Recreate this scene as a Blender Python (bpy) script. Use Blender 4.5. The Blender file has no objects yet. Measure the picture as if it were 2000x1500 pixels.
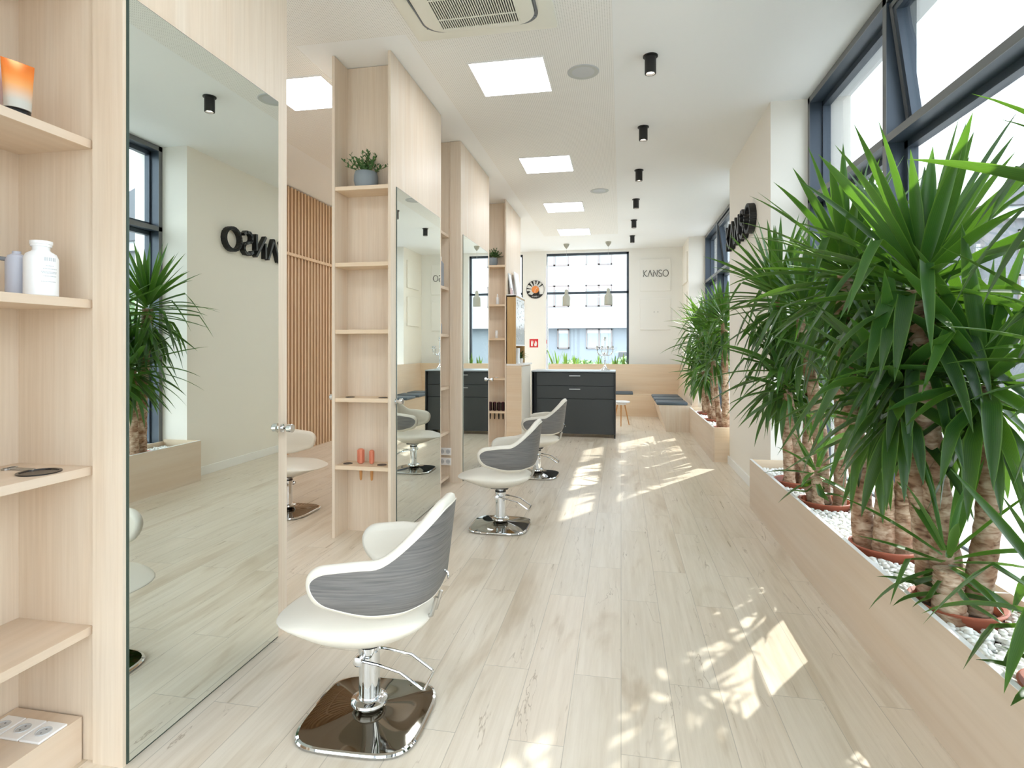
import bpy, bmesh, math, random
from mathutils import Vector, Matrix, noise as mnoise
PI = math.pi
random.seed(7)
S = bpy.context.scene
COL = S.collection

# ------------------------------------------------------------ camera, world, sun, exposure
cam_data = bpy.data.cameras.new('camera')
cam = bpy.data.objects.new('camera', cam_data); COL.objects.link(cam)
cam.location = (0, 0, 1.45)
cam.rotation_euler = (PI/2, 0, math.radians(10.758))
cam_data.sensor_width = 36.0
cam_data.lens = 36.0*1121/2000
cam_data.shift_y = -0.035
cam_data.clip_start = 0.02
cam_data.clip_end = 300
S.camera = cam

world = bpy.data.worlds.new('overcast_bright_sky'); S.world = world
world.use_nodes = True
wn = world.node_tree.nodes['Background']
wn.inputs[0].default_value = (0.86, 0.92, 1.0, 1)
wn.inputs[1].default_value = 2.7

sun_d = bpy.data.lights.new('sun', 'SUN'); sun = bpy.data.objects.new('sun', sun_d); COL.objects.link(sun)
sun_d.energy = 7.5; sun_d.angle = math.radians(0.7); sun_d.color = (1.0, 0.95, 0.87)
sun.rotation_euler = Vector((0.68, 1.02, 1.0)).to_track_quat('Z', 'Y').to_euler()
sun.location = (6, 9, 12)

S.view_settings.view_transform = 'Standard'
S.view_settings.look = 'None'
S.view_settings.exposure = 0.94
S.view_settings.gamma = 1.0
S.view_settings.use_curve_mapping = False
PANEL_EMIT = 6.5
try:
    S.cycles.max_bounces = 10; S.cycles.diffuse_bounces = 6; S.cycles.glossy_bounces = 6
    S.cycles.transparent_max_bounces = 16; S.cycles.sample_clamp_indirect = 6.0
    S.cycles.caustics_reflective = False; S.cycles.caustics_refractive = False
except Exception: pass

# ------------------------------------------------------------ materials
def srgb(r, g, b):
    def c(v):
        v /= 255.0
        return v/12.92 if v <= 0.04045 else ((v+0.055)/1.055)**2.4
    return (c(r), c(g), c(b), 1.0)
MATS = {}
def mat(name, col=(200,200,200), rough=0.5, metal=0.0, emit=None, estr=1.0, spec=None, coat=0.0, trans=0.0, bump=0.0, bscale=200.0, sub=0.0):
    m = bpy.data.materials.new(name); m.use_nodes = True
    nt = m.node_tree; b = nt.nodes['Principled BSDF']
    b.inputs['Base Color'].default_value = srgb(*col)
    b.inputs['Roughness'].default_value = rough
    b.inputs['Metallic'].default_value = metal
    if spec is not None: b.inputs['Specular IOR Level'].default_value = spec
    if coat: b.inputs['Coat Weight'].default_value = coat
    if trans: b.inputs['Transmission Weight'].default_value = trans
    if emit:
        b.inputs['Emission Color'].default_value = srgb(*emit); b.inputs['Emission Strength'].default_value = estr
    # faint procedural variation, so no surface is a dead flat colour
    tc = nt.nodes.new('ShaderNodeTexCoord'); nz = nt.nodes.new('ShaderNodeTexNoise'); nz.inputs['Scale'].default_value = bscale
    nz.inputs['Detail'].default_value = 3.0
    nt.links.new(tc.outputs['Object'], nz.inputs['Vector'])
    if bump:
        bp = nt.nodes.new('ShaderNodeBump'); bp.inputs['Strength'].default_value = bump; bp.inputs['Distance'].default_value = 0.002
        nt.links.new(nz.outputs['Fac'], bp.inputs['Height']); nt.links.new(bp.outputs['Normal'], b.inputs['Normal'])
    MATS[name] = m
    return m
def N(nt, t, **kw):
    n = nt.nodes.new('ShaderNode'+t)
    for k, v in kw.items(): setattr(n, k, v)
    return n
def ramp(nt, fac, stops, interp='LINEAR'):
    r = nt.nodes.new('ShaderNodeValToRGB'); nt.links.new(fac, r.inputs[0])
    e = r.color_ramp.elements; r.color_ramp.interpolation = interp
    while len(e) > 1: e.remove(e[-1])
    e[0].position, e[0].color = stops[0]
    for p, c in stops[1:]:
        x = e.new(p); x.color = c
    return r.outputs[0]
def mixc(nt, fac, a, b, typ='MIX'):
    m = nt.nodes.new('ShaderNodeMix'); m.data_type = 'RGBA'; m.blend_type = typ
    for i, v in ((0, fac), (6, a), (7, b)):
        if hasattr(v, 'is_output'): nt.links.new(v, m.inputs[i])
        else: m.inputs[i].default_value = v
    return m.outputs[2]
def math_(nt, op, a, b=0.0, c=None):
    m = nt.nodes.new('ShaderNodeMath'); m.operation = op
    for i, v in ((0, a), (1, b)) + (((2, c),) if c is not None else ()):
        if hasattr(v, 'is_output'): nt.links.new(v, m.inputs[i])
        else: m.inputs[i].default_value = v
    return m.outputs[0]
def wood(name, light, dark, axis='Z', rough=0.45, fine=70.0, contrast=1.0, blotch=0.25):
    m = mat(name, light, rough); nt = m.node_tree; b = nt.nodes['Principled BSDF']
    tc = N(nt, 'TexCoord'); mp = N(nt, 'Mapping'); nt.links.new(tc.outputs['Object'], mp.inputs[0])
    sc = [fine, fine, fine]; sc['XYZ'.index(axis)] = fine/34.0
    mp.inputs['Scale'].default_value = sc
    n1 = N(nt, 'TexNoise'); n1.inputs['Scale'].default_value = 1.0; n1.inputs['Detail'].default_value = 5; n1.inputs['Roughness'].default_value = 0.62
    nt.links.new(mp.outputs[0], n1.inputs['Vector'])
    mp2 = N(nt, 'Mapping'); nt.links.new(tc.outputs['Object'], mp2.inputs[0])
    s2 = [9.0, 9.0, 9.0]; s2['XYZ'.index(axis)] = 0.7; mp2.inputs['Scale'].default_value = s2
    n2 = N(nt, 'TexNoise'); n2.inputs['Scale'].default_value = 1.0; n2.inputs['Detail'].default_value = 3
    nt.links.new(mp2.outputs[0], n2.inputs['Vector'])
    c1 = ramp(nt, n1.outputs['Fac'], [(0.5-0.22/contrast, srgb(*dark)), (0.5+0.12/contrast, srgb(*light))])
    warm = tuple(int(v*f) for v, f in zip(light, (0.97, 0.93, 0.88)))
    c2 = ramp(nt, n2.outputs['Fac'], [(0.35, srgb(*warm)), (0.65, srgb(*light))])
    out = mixc(nt, blotch+0.2, c1, c2)
    nt.links.new(out, b.inputs['Base Color'])
    bp = N(nt, 'Bump'); bp.inputs['Strength'].default_value = 0.12; bp.inputs['Distance'].default_value = 0.001
    nt.links.new(n1.outputs['Fac'], bp.inputs['Height']); nt.links.new(bp.outputs['Normal'], b.inputs['Normal'])
    return m

OAK = wood('pale_oak', (230, 216, 198), (207, 190, 169), contrast=0.75)
OAKS = wood('pale_oak_end_grain', (216, 196, 168), (184, 160, 130), 'Z')
OAKX = wood('pale_oak_along', (222, 205, 186), (207, 189, 168), 'Y', fine=28, contrast=0.8)
OAKH = wood('pale_oak_across', (232, 213, 188), (214, 192, 164), 'X', fine=40, contrast=0.8)
OAKD = wood('golden_oak', (204, 170, 118), (164, 128, 80), 'Z', contrast=0.9)
SLAT = wood('slat_wood', (224, 196, 162), (196, 164, 130), 'Z')
SLATB = wood('slat_backing', (168, 130, 96), (128, 94, 66), 'Z')
GREYW = wood('grey_veneer', (128, 126, 124), (66, 68, 72), 'Y', rough=0.5, fine=110, contrast=0.8, blotch=0.0)
for n_ in GREYW.node_tree.nodes:      # the veneer grain runs level round the shell
    if n_.type == 'MAPPING': n_.inputs['Scale'].default_value = (5, 5, 150) if n_.inputs['Scale'].default_value[1] < 100 and n_.inputs['Scale'].default_value[0] > 50 else (3, 3, 30)

def floor_material():
    m = mat('whitewashed_oak_planks', (214, 202, 184), 0.3); nt = m.node_tree; b = nt.nodes['Principled BSDF']
    tc = N(nt, 'TexCoord')
    sw = N(nt, 'SeparateXYZ'); nt.links.new(tc.outputs['Object'], sw.inputs[0])
    cb = N(nt, 'CombineXYZ'); nt.links.new(sw.outputs[1], cb.inputs[0]); nt.links.new(sw.outputs[0], cb.inputs[1])
    br = N(nt, 'TexBrick'); nt.links.new(cb.outputs[0], br.inputs['Vector'])
    br.offset = 0.37; br.offset_frequency = 2; br.squash = 1.0
    br.inputs['Scale'].default_value = 1.0
    br.inputs['Brick Width'].default_value = 1.28; br.inputs['Row Height'].default_value = 0.205
    br.inputs['Mortar Size'].default_value = 0.0016; br.inputs['Mortar Smooth'].default_value = 0.2
    br.inputs['Bias'].default_value = 0.0
    br.inputs['Color1'].default_value = (0.0, 0.0, 0.0, 1); br.inputs['Color2'].default_value = (1, 1, 1, 1)
    br.inputs['Mortar'].default_value = (0.5, 0.5, 0.5, 1)
    # grain shifted per plank
    sepc = N(nt, 'SeparateColor'); nt.links.new(br.outputs['Color'], sepc.inputs[0])
    off = math_(nt, 'MULTIPLY', sepc.outputs[0], 37.0)
    add = N(nt, 'VectorMath', operation='ADD'); cmb = N(nt, 'CombineXYZ'); nt.links.new(off, cmb.inputs[0]); nt.links.new(off, cmb.inputs[1])
    nt.links.new(tc.outputs['Object'], add.inputs[0]); nt.links.new(cmb.outputs[0], add.inputs[1])
    mp = N(nt, 'Mapping'); mp.inputs['Scale'].default_value = (34, 1.6, 1); nt.links.new(add.outputs[0], mp.inputs[0])
    n1 = N(nt, 'TexNoise'); n1.inputs['Scale'].default_value = 1.0; n1.inputs['Detail'].default_value = 6; n1.inputs['Roughness'].default_value = 0.65
    nt.links.new(mp.outputs[0], n1.inputs['Vector'])
    mp2 = N(nt, 'Mapping'); mp2.inputs['Scale'].default_value = (4.5, 0.8, 1); nt.links.new(add.outputs[0], mp2.inputs[0])
    n2 = N(nt, 'TexNoise'); n2.inputs['Scale'].default_value = 1.0; n2.inputs['Detail'].default_value = 4; n2.inputs['Distortion'].default_value = 1.2
    nt.links.new(mp2.outputs[0], n2.inputs['Vector'])
    base = ramp(nt, sepc.outputs[0], [(0.0, srgb(227, 216, 200)), (0.5, srgb(233, 223, 208)), (1.0, srgb(230, 217, 200))])
    g = ramp(nt, n1.outputs['Fac'], [(0.3, srgb(234, 230, 224)), (0.6, srgb(255, 255, 255))])
    c = mixc(nt, 0.75, base, g, 'MULTIPLY')
    k = ramp(nt, n2.outputs['Fac'], [(0.28, srgb(222, 212, 198)), (0.42, srgb(250, 248, 244)), (0.7, srgb(255, 255, 255))])
    c = mixc(nt, 0.8, c, k, 'MULTIPLY')
    # thin dark cracks
    mp3 = N(nt, 'Mapping'); mp3.inputs['Scale'].default_value = (7.0, 1.1, 1); nt.links.new(add.outputs[0], mp3.inputs[0])
    n3 = N(nt, 'TexNoise'); n3.inputs['Scale'].default_value = 1.0; n3.inputs['Detail'].default_value = 5; n3.inputs['Distortion'].default_value = 0.6
    nt.links.new(mp3.outputs[0], n3.inputs['Vector'])
    d = math_(nt, 'ABSOLUTE', math_(nt, 'SUBTRACT', n3.outputs['Fac'], 0.56))
    cr = ramp(nt, d, [(0.0, srgb(196, 186, 174)), (0.006, srgb(255, 255, 255))])
    msk = ramp(nt, n2.outputs['Fac'], [(0.5, (0, 0, 0, 1)), (0.62, (1, 1, 1, 1))])
    cr = mixc(nt, msk, (1, 1, 1, 1), cr)
    c = mixc(nt, 0.9, c, cr, 'MULTIPLY')
    c = mixc(nt, math_(nt, 'MULTIPLY', br.outputs['Fac'], 0.55), c, srgb(150, 138, 122))
    nt.links.new(c, b.inputs['Base Color'])
    rr = math_(nt, 'MULTIPLY_ADD', n1.outputs['Fac'], 0.16, 0.22)
    nt.links.new(rr, b.inputs['Roughness'])
    bp = N(nt, 'Bump'); bp.inputs['Strength'].default_value = 0.25; bp.inputs['Distance'].default_value = 0.0015
    h = math_(nt, 'SUBTRACT', n1.outputs['Fac'], math_(nt, 'MULTIPLY', br.outputs['Fac'], 1.5))
    nt.links.new(h, bp.inputs['Height']); nt.links.new(bp.outputs['Normal'], b.inputs['Normal'])
    return m
FLOOR = floor_material()

def perforated():
    m = mat('perforated_acoustic_board', (226, 226, 222), 0.8); nt = m.node_tree; b = nt.nodes['Principled BSDF']
    tc = N(nt, 'TexCoord'); s = N(nt, 'SeparateXYZ'); nt.links.new(tc.outputs['Object'], s.inputs[0])
    P_ = 0.0165
    fx = math_(nt, 'SUBTRACT', math_(nt, 'FRACT', math_(nt, 'DIVIDE', s.outputs[0], P_)), 0.5)
    fy = math_(nt, 'SUBTRACT', math_(nt, 'FRACT', math_(nt, 'DIVIDE', s.outputs[1], P_)), 0.5)
    d = math_(nt, 'SQRT', math_(nt, 'ADD', math_(nt, 'MULTIPLY', fx, fx), math_(nt, 'MULTIPLY', fy, fy)))
    c = ramp(nt, d, [(0.15, srgb(196, 196, 194)), (0.23, srgb(248, 248, 246))])
    nt.links.new(c, b.inputs['Base Color'])
    return m
PERF = perforated()
WHITE = mat('white_plaster', (246, 246, 243), 0.75, bump=0.05, bscale=300)
CREAM = mat('cream_plaster', (243, 239, 230), 0.75, bump=0.05, bscale=300)
CEIL = mat('ceiling_white', (247, 249, 250), 0.8, bump=0.03)
WPAINT = mat('white_lacquer', (240, 240, 240), 0.3)
ANTH = mat('anthracite_aluminium', (70, 80, 92), 0.35, 0.25, bump=0.03)
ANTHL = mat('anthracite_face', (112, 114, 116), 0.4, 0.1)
def glass_mat(name, tint=(0.94, 0.97, 0.97)):
    m = bpy.data.materials.new(name); m.use_nodes = True; nt = m.node_tree
    nt.nodes.remove(nt.nodes['Principled BSDF'])
    out = nt.nodes['Material Output']
    tr = N(nt, 'BsdfTransparent'); tr.inputs[0].default_value = (*tint, 1)
    gl = N(nt, 'BsdfGlossy'); gl.inputs['Roughness'].default_value = 0.01
    lw = N(nt, 'LayerWeight'); lw.inputs[0].default_value = 0.12
    fac = math_(nt, 'MULTIPLY_ADD', lw.outputs['Fresnel'], 0.55, 0.02)
    mx = N(nt, 'MixShader'); nt.links.new(fac, mx.inputs[0]); nt.links.new(tr.outputs[0], mx.inputs[1]); nt.links.new(gl.outputs[0], mx.inputs[2])
    nt.links.new(mx.outputs[0], out.inputs[0])
    return m
GLASS = glass_mat('window_glass')
MIRROR = mat('mirror_silver', (242, 248, 243), 0.0, 1.0)
MIRE = mat('mirror_dark_edge', (58, 74, 66), 0.3, 0.2)
CHROME = mat('chrome', (226, 228, 230), 0.06, 1.0)
CHROMED = mat('smoked_chrome', (128, 122, 112), 0.04, 1.0)
STEEL = mat('brushed_steel', (190, 190, 188), 0.3, 1.0, bump=0.05)
BLACK = mat('black_satin', (22, 22, 23), 0.45)
BLACKP = mat('black_plastic', (18, 18, 20), 0.25)
DESK = mat('charcoal_laminate', (52, 56, 57), 0.42, bump=0.04)
DESKD = mat('charcoal_laminate_side', (34, 36, 38), 0.5)
STONE = mat('pale_grey_worktop', (168, 178, 186), 0.3)
LEATHER = mat('cream_leather', (234, 229, 217), 0.42, bump=0.10, bscale=420, sub=0.1)
CUSH = mat('slate_blue_fabric', (86, 98, 108), 0.55, bump=0.35, bscale=500)
GREYPOT = mat('grey_ceramic', (134, 144, 150), 0.6, bump=0.2, bscale=160)
TERRA = mat('terracotta_plastic', (172, 98, 74), 0.5, bump=0.1)
SOIL = mat('dark_soil', (70, 52, 40), 0.95, bump=1.0, bscale=120)
PEBBLE = mat('white_marble_pebble', (236, 236, 232), 0.55, bump=0.4, bscale=90)
CONC = mat('concrete_lamp', (176, 176, 164), 0.8, bump=0.3, bscale=120)
COPPER = mat('copper', (236, 152, 124), 0.3, 0.35)
BURG = mat('burgundy_plastic', (88, 28, 40), 0.3)
RED = mat('signal_red', (214, 44, 52), 0.4)
ORANGE = mat('orange_foil', (236, 140, 60), 0.25)
LGREY = mat('light_grey_plastic', (196, 200, 204), 0.4)
MGREY = mat('mid_grey_plastic', (120, 124, 130), 0.4)
PANEL = mat('led_panel', (255, 255, 255), 0.5, emit=(246, 250, 255), estr=PANEL_EMIT)
LENS = mat('spot_lens', (255, 250, 240), 0.5, emit=(255, 244, 224), estr=8.0)
SPKR = mat('speaker_grille', (196, 200, 198), 0.8)
BEECH = mat('beech', (206, 150, 92), 0.5)
ACPL = mat('cassette_plastic', (242, 242, 232), 0.5)

# ------------------------------------------------------------ mesh helpers
class MB:
    """Collects shapes given in world coordinates and links them as ONE mesh object."""
    def __init__(self): self.bm = bmesh.new()
    def box(self, x0, x1, y0, y1, z0, z1, bev=0.0, M=None):
        b = bmesh.new()
        vs = [b.verts.new((x, y, z)) for x in (x0, x1) for y in (y0, y1) for z in (z0, z1)]
        for f in ((0,1,3,2),(4,6,7,5),(0,4,5,1),(2,3,7,6),(0,2,6,4),(1,5,7,3)): b.faces.new([vs[i] for i in f])
        if bev: bmesh.ops.bevel(b, geom=b.edges[:], offset=bev, segments=2, profile=0.5, affect='EDGES')
        if M is not None: bmesh.ops.transform(b, matrix=M, verts=b.verts[:])
        self.merge(b); return self
    def merge(self, b):
        me = bpy.data.meshes.new('tmp'); b.to_mesh(me); b.free(); self.bm.from_mesh(me); bpy.data.meshes.remove(me)
    def prism(self, pts, vec, bev=0.0):
        """polygon pts (3D list) extruded along vec"""
        b = bmesh.new(); v = Vector(vec)
        a = [b.verts.new(p) for p in pts]; c = [b.verts.new(Vector(p)+v) for p in pts]
        b.faces.new(a); b.faces.new(c[::-1])
        n = len(pts)
        for i in range(n): b.faces.new((a[i], c[i], c[(i+1) % n], a[(i+1) % n]))
        bmesh.ops.recalc_face_normals(b, faces=b.faces[:])
        if bev: bmesh.ops.bevel(b, geom=b.edges[:], offset=bev, segments=2, profile=0.5, affect='EDGES')
        self.merge(b); return self
    def grid(self, rows, closed_u=False, cap0=False, cap1=False):
        """rows: list of rings/rows of points; faces between"""
        b = self.bm
        R = [[b.verts.new(p) for p in r] for r in rows]
        for i in range(len(R)-1):
            n = len(R[i])
            for j in range(n if closed_u else n-1):
                k = (j+1) % n
                b.faces.new((R[i][j], R[i][k], R[i+1][k], R[i+1][j]))
        if cap0: b.faces.new(R[0][::-1])
        if cap1: b.faces.new(R[-1])
        return self
    def lathe(self, prof, c=(0, 0, 0), n=24, M=None):
        """prof: [(r, z)], around z at c"""
        rows = []
        for r, z in prof:
            row = []
            for i in range(n):
                a = 2*PI*i/n; p = Vector((max(r, 1e-5)*math.cos(a), max(r, 1e-5)*math.sin(a), z))
                if M is not None: p = M @ p
                row.append(p+Vector(c))
            rows.append(row)
        return self.grid(rows, True, True, True)
    def tube(self, pts, r, n=10, cap=True):
        pts = [Vector(p) for p in pts]; rows = []
        rr = r if isinstance(r, (list, tuple)) else [r]*len(pts)
        up = Vector((0, 0, 1)); prev = None
        for i, p in enumerate(pts):
            d = (pts[min(i+1, len(pts)-1)]-pts[max(i-1, 0)]).normalized()
            if prev is None:
                a = d.cross(up)
                if a.length < 1e-3: a = d.cross(Vector((1, 0, 0)))
            else: a = prev - d*prev.dot(d)
            a.normalize(); prev = a; bb = d.cross(a)
            rows.append([p + (a*math.cos(2*PI*k/n)+bb*math.sin(2*PI*k/n))*rr[i] for k in range(n)])
        return self.grid(rows, True, cap, cap)
    def ball(self, c, r, n=12, sc=(1, 1, 1)):
        rows = []
        for i in range(n//2+1):
            t = PI*i/(n//2); rows.append((max(r*math.sin(t), 1e-5), -r*math.cos(t)))
        M = Matrix.Diagonal((*sc, 1))
        return self.lathe(rows, c, n, M)
    def build(self, name, material, parent=None, smooth=None, loc=None, weld=True):
        o_ = Vector(parent['_o']) if parent is not None and '_o' in parent else Vector((0, 0, 0))
        if loc is not None: o_ = Vector(loc)
        bm = self.bm
        if weld: bmesh.ops.remove_doubles(bm, verts=bm.verts[:], dist=1e-6)
        bmesh.ops.recalc_face_normals(bm, faces=bm.faces[:])
        bmesh.ops.translate(bm, verts=bm.verts[:], vec=-o_)
        me = bpy.data.meshes.new(name)
        if smooth is not None:
            for f in bm.faces: f.smooth = True
            for e in bm.edges:
                if len(e.link_faces) == 2 and e.calc_face_angle(0) > smooth: e.smooth = False
        bm.to_mesh(me); bm.free()
        me.materials.append(material)
        ob = bpy.data.objects.new(name, me); COL.objects.link(ob)
        if parent is not None:
            ob.parent = parent; ob['_o'] = tuple(o_)
        else:
            ob.location = o_; ob['_o'] = tuple(o_)
        return ob
ORIGINS = []
def thing(name, label, cat, loc=(0, 0, 0), group=None):
    o = bpy.data.objects.new(name, None); COL.objects.link(o); o.empty_display_size = 0.1
    o.location = loc; o['_o'] = tuple(loc); o['label'] = label; o['category'] = cat
    if group: o['group'] = group
    return o
def tag(o, label, cat, group=None, kind=None):
    o['label'] = label; o['category'] = cat
    if group: o['group'] = group
    if kind: o['kind'] = kind
    return o
def struct(o):
    o['kind'] = 'structure'; return o
def copy_tree(o, parent=None):
    c = o.copy(); COL.objects.link(c); c.parent = parent
    for ch in list(o.children): copy_tree(ch, c)
    return c
SM = math.radians(35)

# ------------------------------------------------------------ the shell of the room
ZC = 3.68
XR = 1.645          # inner plane of the window frames on the right
XP = 1.33           # face of the pillars
XL = -4.55
YB, YF = -1.7, 13.1
struct(MB().box(XL-0.2, 1.62, YB-0.2, YF+0.2, -0.12, 0).build('floor', FLOOR))
struct(MB().box(XL-0.2, XR+0.35, YB-0.2, YF+0.4, ZC, ZC+0.25).build('ceiling', CEIL))
perf = MB()
perf.box(-1.505, -0.058, YB, 11.35, ZC-0.004, ZC+0.01)
perf.box(-3.55, -1.505, YB, 3.86, ZC-0.004, ZC+0.01)
perf.box(-3.55, -2.36, 3.86, 11.35, ZC-0.004, ZC+0.01)
struct(perf.build('trim_1', PERF))
struct(MB().box(XL-0.2, XL, YB-0.2, YF+0.2, 0, ZC).build('wall_left', WHITE))
# back wall behind the camera with a wide shop-front opening
wb = MB()
wb.box(XL, -3.6, YB-0.2, YB, 0, ZC); wb.box(0.9, XR+0.3, YB-0.2, YB, 0, ZC); wb.box(-3.6, 0.9, YB-0.2, YB, 3.1, ZC)
struct(wb.build('wall_back', WHITE))
# pillars and wall pieces on the right
wr = MB(); wr.box(XP, XR+0.35, 5.54, 7.54, 0, ZC); struct(wr.build('wall_right', CREAM))
wr = MB(); wr.box(XP, XR+0.35, 11.95, YF+0.2, 0, ZC); struct(wr.build('wall_right', CREAM))
struct(MB().box(1.62, XR+0.38, YB, 5.54, -0.12, 0.40).box(1.62, XR+0.38, 7.54, 11.95, -0.12, 0.40).build('trim_2', WHITE))
bb = MB(); bb.box(XP-0.014, XP, 5.54, 7.60, 0, 0.10, 0.003); struct(bb.build('baseboard_right', WHITE))
# far wall with two window openings: main [-1.69, .175], second one in the left hall
wf = MB()
zt, zb = 3.63, 0.86
wf.box(XL, -3.75, YF, YF+0.35, 0, ZC); wf.box(-2.235, -1.69, YF, YF+0.35, 0, ZC); wf.box(0.175, XR+0.35, YF, YF+0.35, 0, ZC)
wf.box(-1.69, 0.175, YF, YF+0.35, zt, ZC); wf.box(-1.69, 0.175, YF, YF+0.35, 0, zb)
wf.box(-3.75, -2.235, YF, YF+0.35, zt, ZC); wf.box(-3.75, -2.235, YF, YF+0.35, 0, zb)
struct(wf.build('wall_far', WHITE))

def window_x(n, y0, y1, mull, hop, z0=0.40, z1=ZC-0.005, ztr=2.765):
    """window band on the right-hand wall, frames 5 cm wide and 17 cm deep"""
    x0, x1 = XR, XR+0.17; w = 0.05
    r = bpy.data.objects.new('window_%d' % n, None); COL.objects.link(r); r.location = (XR, (y0+y1)/2, z0); r['_o'] = tuple(r.location); struct(r)
    ys = [y0]+mull+[y1]
    f = MB()
    f.box(x0, x1, y0, y1, z1-w, z1); f.box(x1-0.055, x1-0.027, y0, y1, z0, z0+0.015); f.box(x0, x1, y0, y0+w, z0, z1); f.box(x0, x1, y1-w, y1, z0, z1)
    f.box(x0, x1, y0, y1, ztr-w/2, ztr+w/2)
    for m in mull: f.box(x0, x1, m-w/2, m+w/2, z0, z1)
    # glazing beads
    for i in range(len(ys)-1):
        a, b = ys[i]+w/2, ys[i+1]-w/2
        for za, zb_ in ((z0, ztr-w/2), (ztr+w/2, z1-w)):
            if i in hop and za > ztr-0.1: continue
            g = 0.045; xa, xb = x1-0.07, x1-0.01
            if za > 1: f.box(xa, xb, a, b, za, za+g)
            f.box(xa, xb, a, b, zb_-g, zb_); f.box(xa, xb, a, a+g, za, zb_); f.box(xa, xb, b-g, b, za, zb_)
    f.build('window_frame', ANTH, r)
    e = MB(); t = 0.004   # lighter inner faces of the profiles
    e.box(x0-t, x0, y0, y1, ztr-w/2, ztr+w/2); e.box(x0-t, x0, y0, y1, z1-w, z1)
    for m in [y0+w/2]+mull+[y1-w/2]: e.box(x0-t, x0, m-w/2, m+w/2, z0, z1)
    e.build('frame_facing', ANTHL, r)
    for i in range(len(ys)-1):
        a, b = ys[i]+w/2+0.01, ys[i+1]-w/2-0.01
        MB().box(x1-0.045, x1-0.037, a, b, z0+0.005, ztr-w/2).build('pane', GLASS, r)
        if i in hop:
            M = Matrix.Translation((x1-0.02, 0, ztr+w/2+0.01)) @ Matrix.Rotation(math.radians(-7.5), 4, 'Y')
            h = z1-w-ztr-w/2-0.02; s = 0.065
            q = MB()
            for bx in ((-0.03, 0.03, a, b, 0, s), (-0.03, 0.03, a, b, h-s, h), (-0.03, 0.03, a, a+s, 0, h), (-0.03, 0.03, b-s, b, 0, h)):
                q.box(*bx, M=M)
            sash = q.build('opening_sash', ANTH, r)
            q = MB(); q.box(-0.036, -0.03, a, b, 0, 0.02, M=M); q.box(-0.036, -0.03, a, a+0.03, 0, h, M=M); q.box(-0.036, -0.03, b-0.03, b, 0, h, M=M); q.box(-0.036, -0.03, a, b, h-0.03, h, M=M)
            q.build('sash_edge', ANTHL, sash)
            MB().box(0.0, 0.008, a+s, b-s, s, h-s, M=M).build('pane', GLASS, sash)
        else:
            MB().box(x1-0.045, x1-0.037, a, b, ztr+w/2, z1-w).build('pane', GLASS, r)
    return r
window_x(1, YB, 5.54, [-0.5, 1.0, 2.50, 4.02], (3, 1))
window_x(2, 7.54, 11.95, [9.05, 10.50], (1,))
def window_y(n, xa, xb, y, z0, z1, ztr, left=True, mull=()):
    r = bpy.data.objects.new('window_%d' % n, None); COL.objects.link(r); r.location = ((xa+xb)/2, y, z0); r['_o'] = tuple(r.location); struct(r)
    f = MB(); w = 0.05
    f.box(xa, xb, y, y+0.08, z1-w, z1); f.box(xa, xb, y, y+0.08, z0, z0+w)
    f.box(xb-w, xb, y, y+0.08, z0, z1); f.box(xa, xa+0.012 if not left else xa+w, y, y+0.08, z0, z1)
    f.box(xa, xb, y, y+0.08, ztr-w/2, ztr+w/2)
    for m in mull: f.box(m-w/2, m+w/2, y, y+0.08, z0, z1)
    f.build('window_frame', ANTH, r)
    MB().box(xa, xb, y+0.036, y+0.044, z0, z1).build('pane', GLASS, r)
    return r
window_y(3, -1.69, 0.175, YF+0.12, zb, zt, 2.72, left=False)
window_y(4, -3.75, -2.235, YF+0.12, zb, zt, 2.72)
window_y(5, -3.6, 0.9, YB-0.12, 0.0, 3.1, 2.4, mull=(-2.1, -0.6))

# ------------------------------------------------------------ slatted screen in the left hall
sc = thing('slatted_screen', 'tall wooden slatted screen standing along the left hall behind the stations', 'screen', (-4.47, 7.5, 0))
MB().box(-4.55, -4.52, 4.6, 10.4, 0, 3.66).build('backing_panel', SLATB, sc)
b = MB(); y = 4.62
while y < 10.36:
    b.box(-4.52, -4.45, y, y+0.034, 0.0, 3.66); y += 0.0855
b.build('battens', SLAT, sc)
MB().box(-4.45, -4.425, 4.6, 10.4, 2.715, 2.755).build('rail', SLAT, sc)

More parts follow.
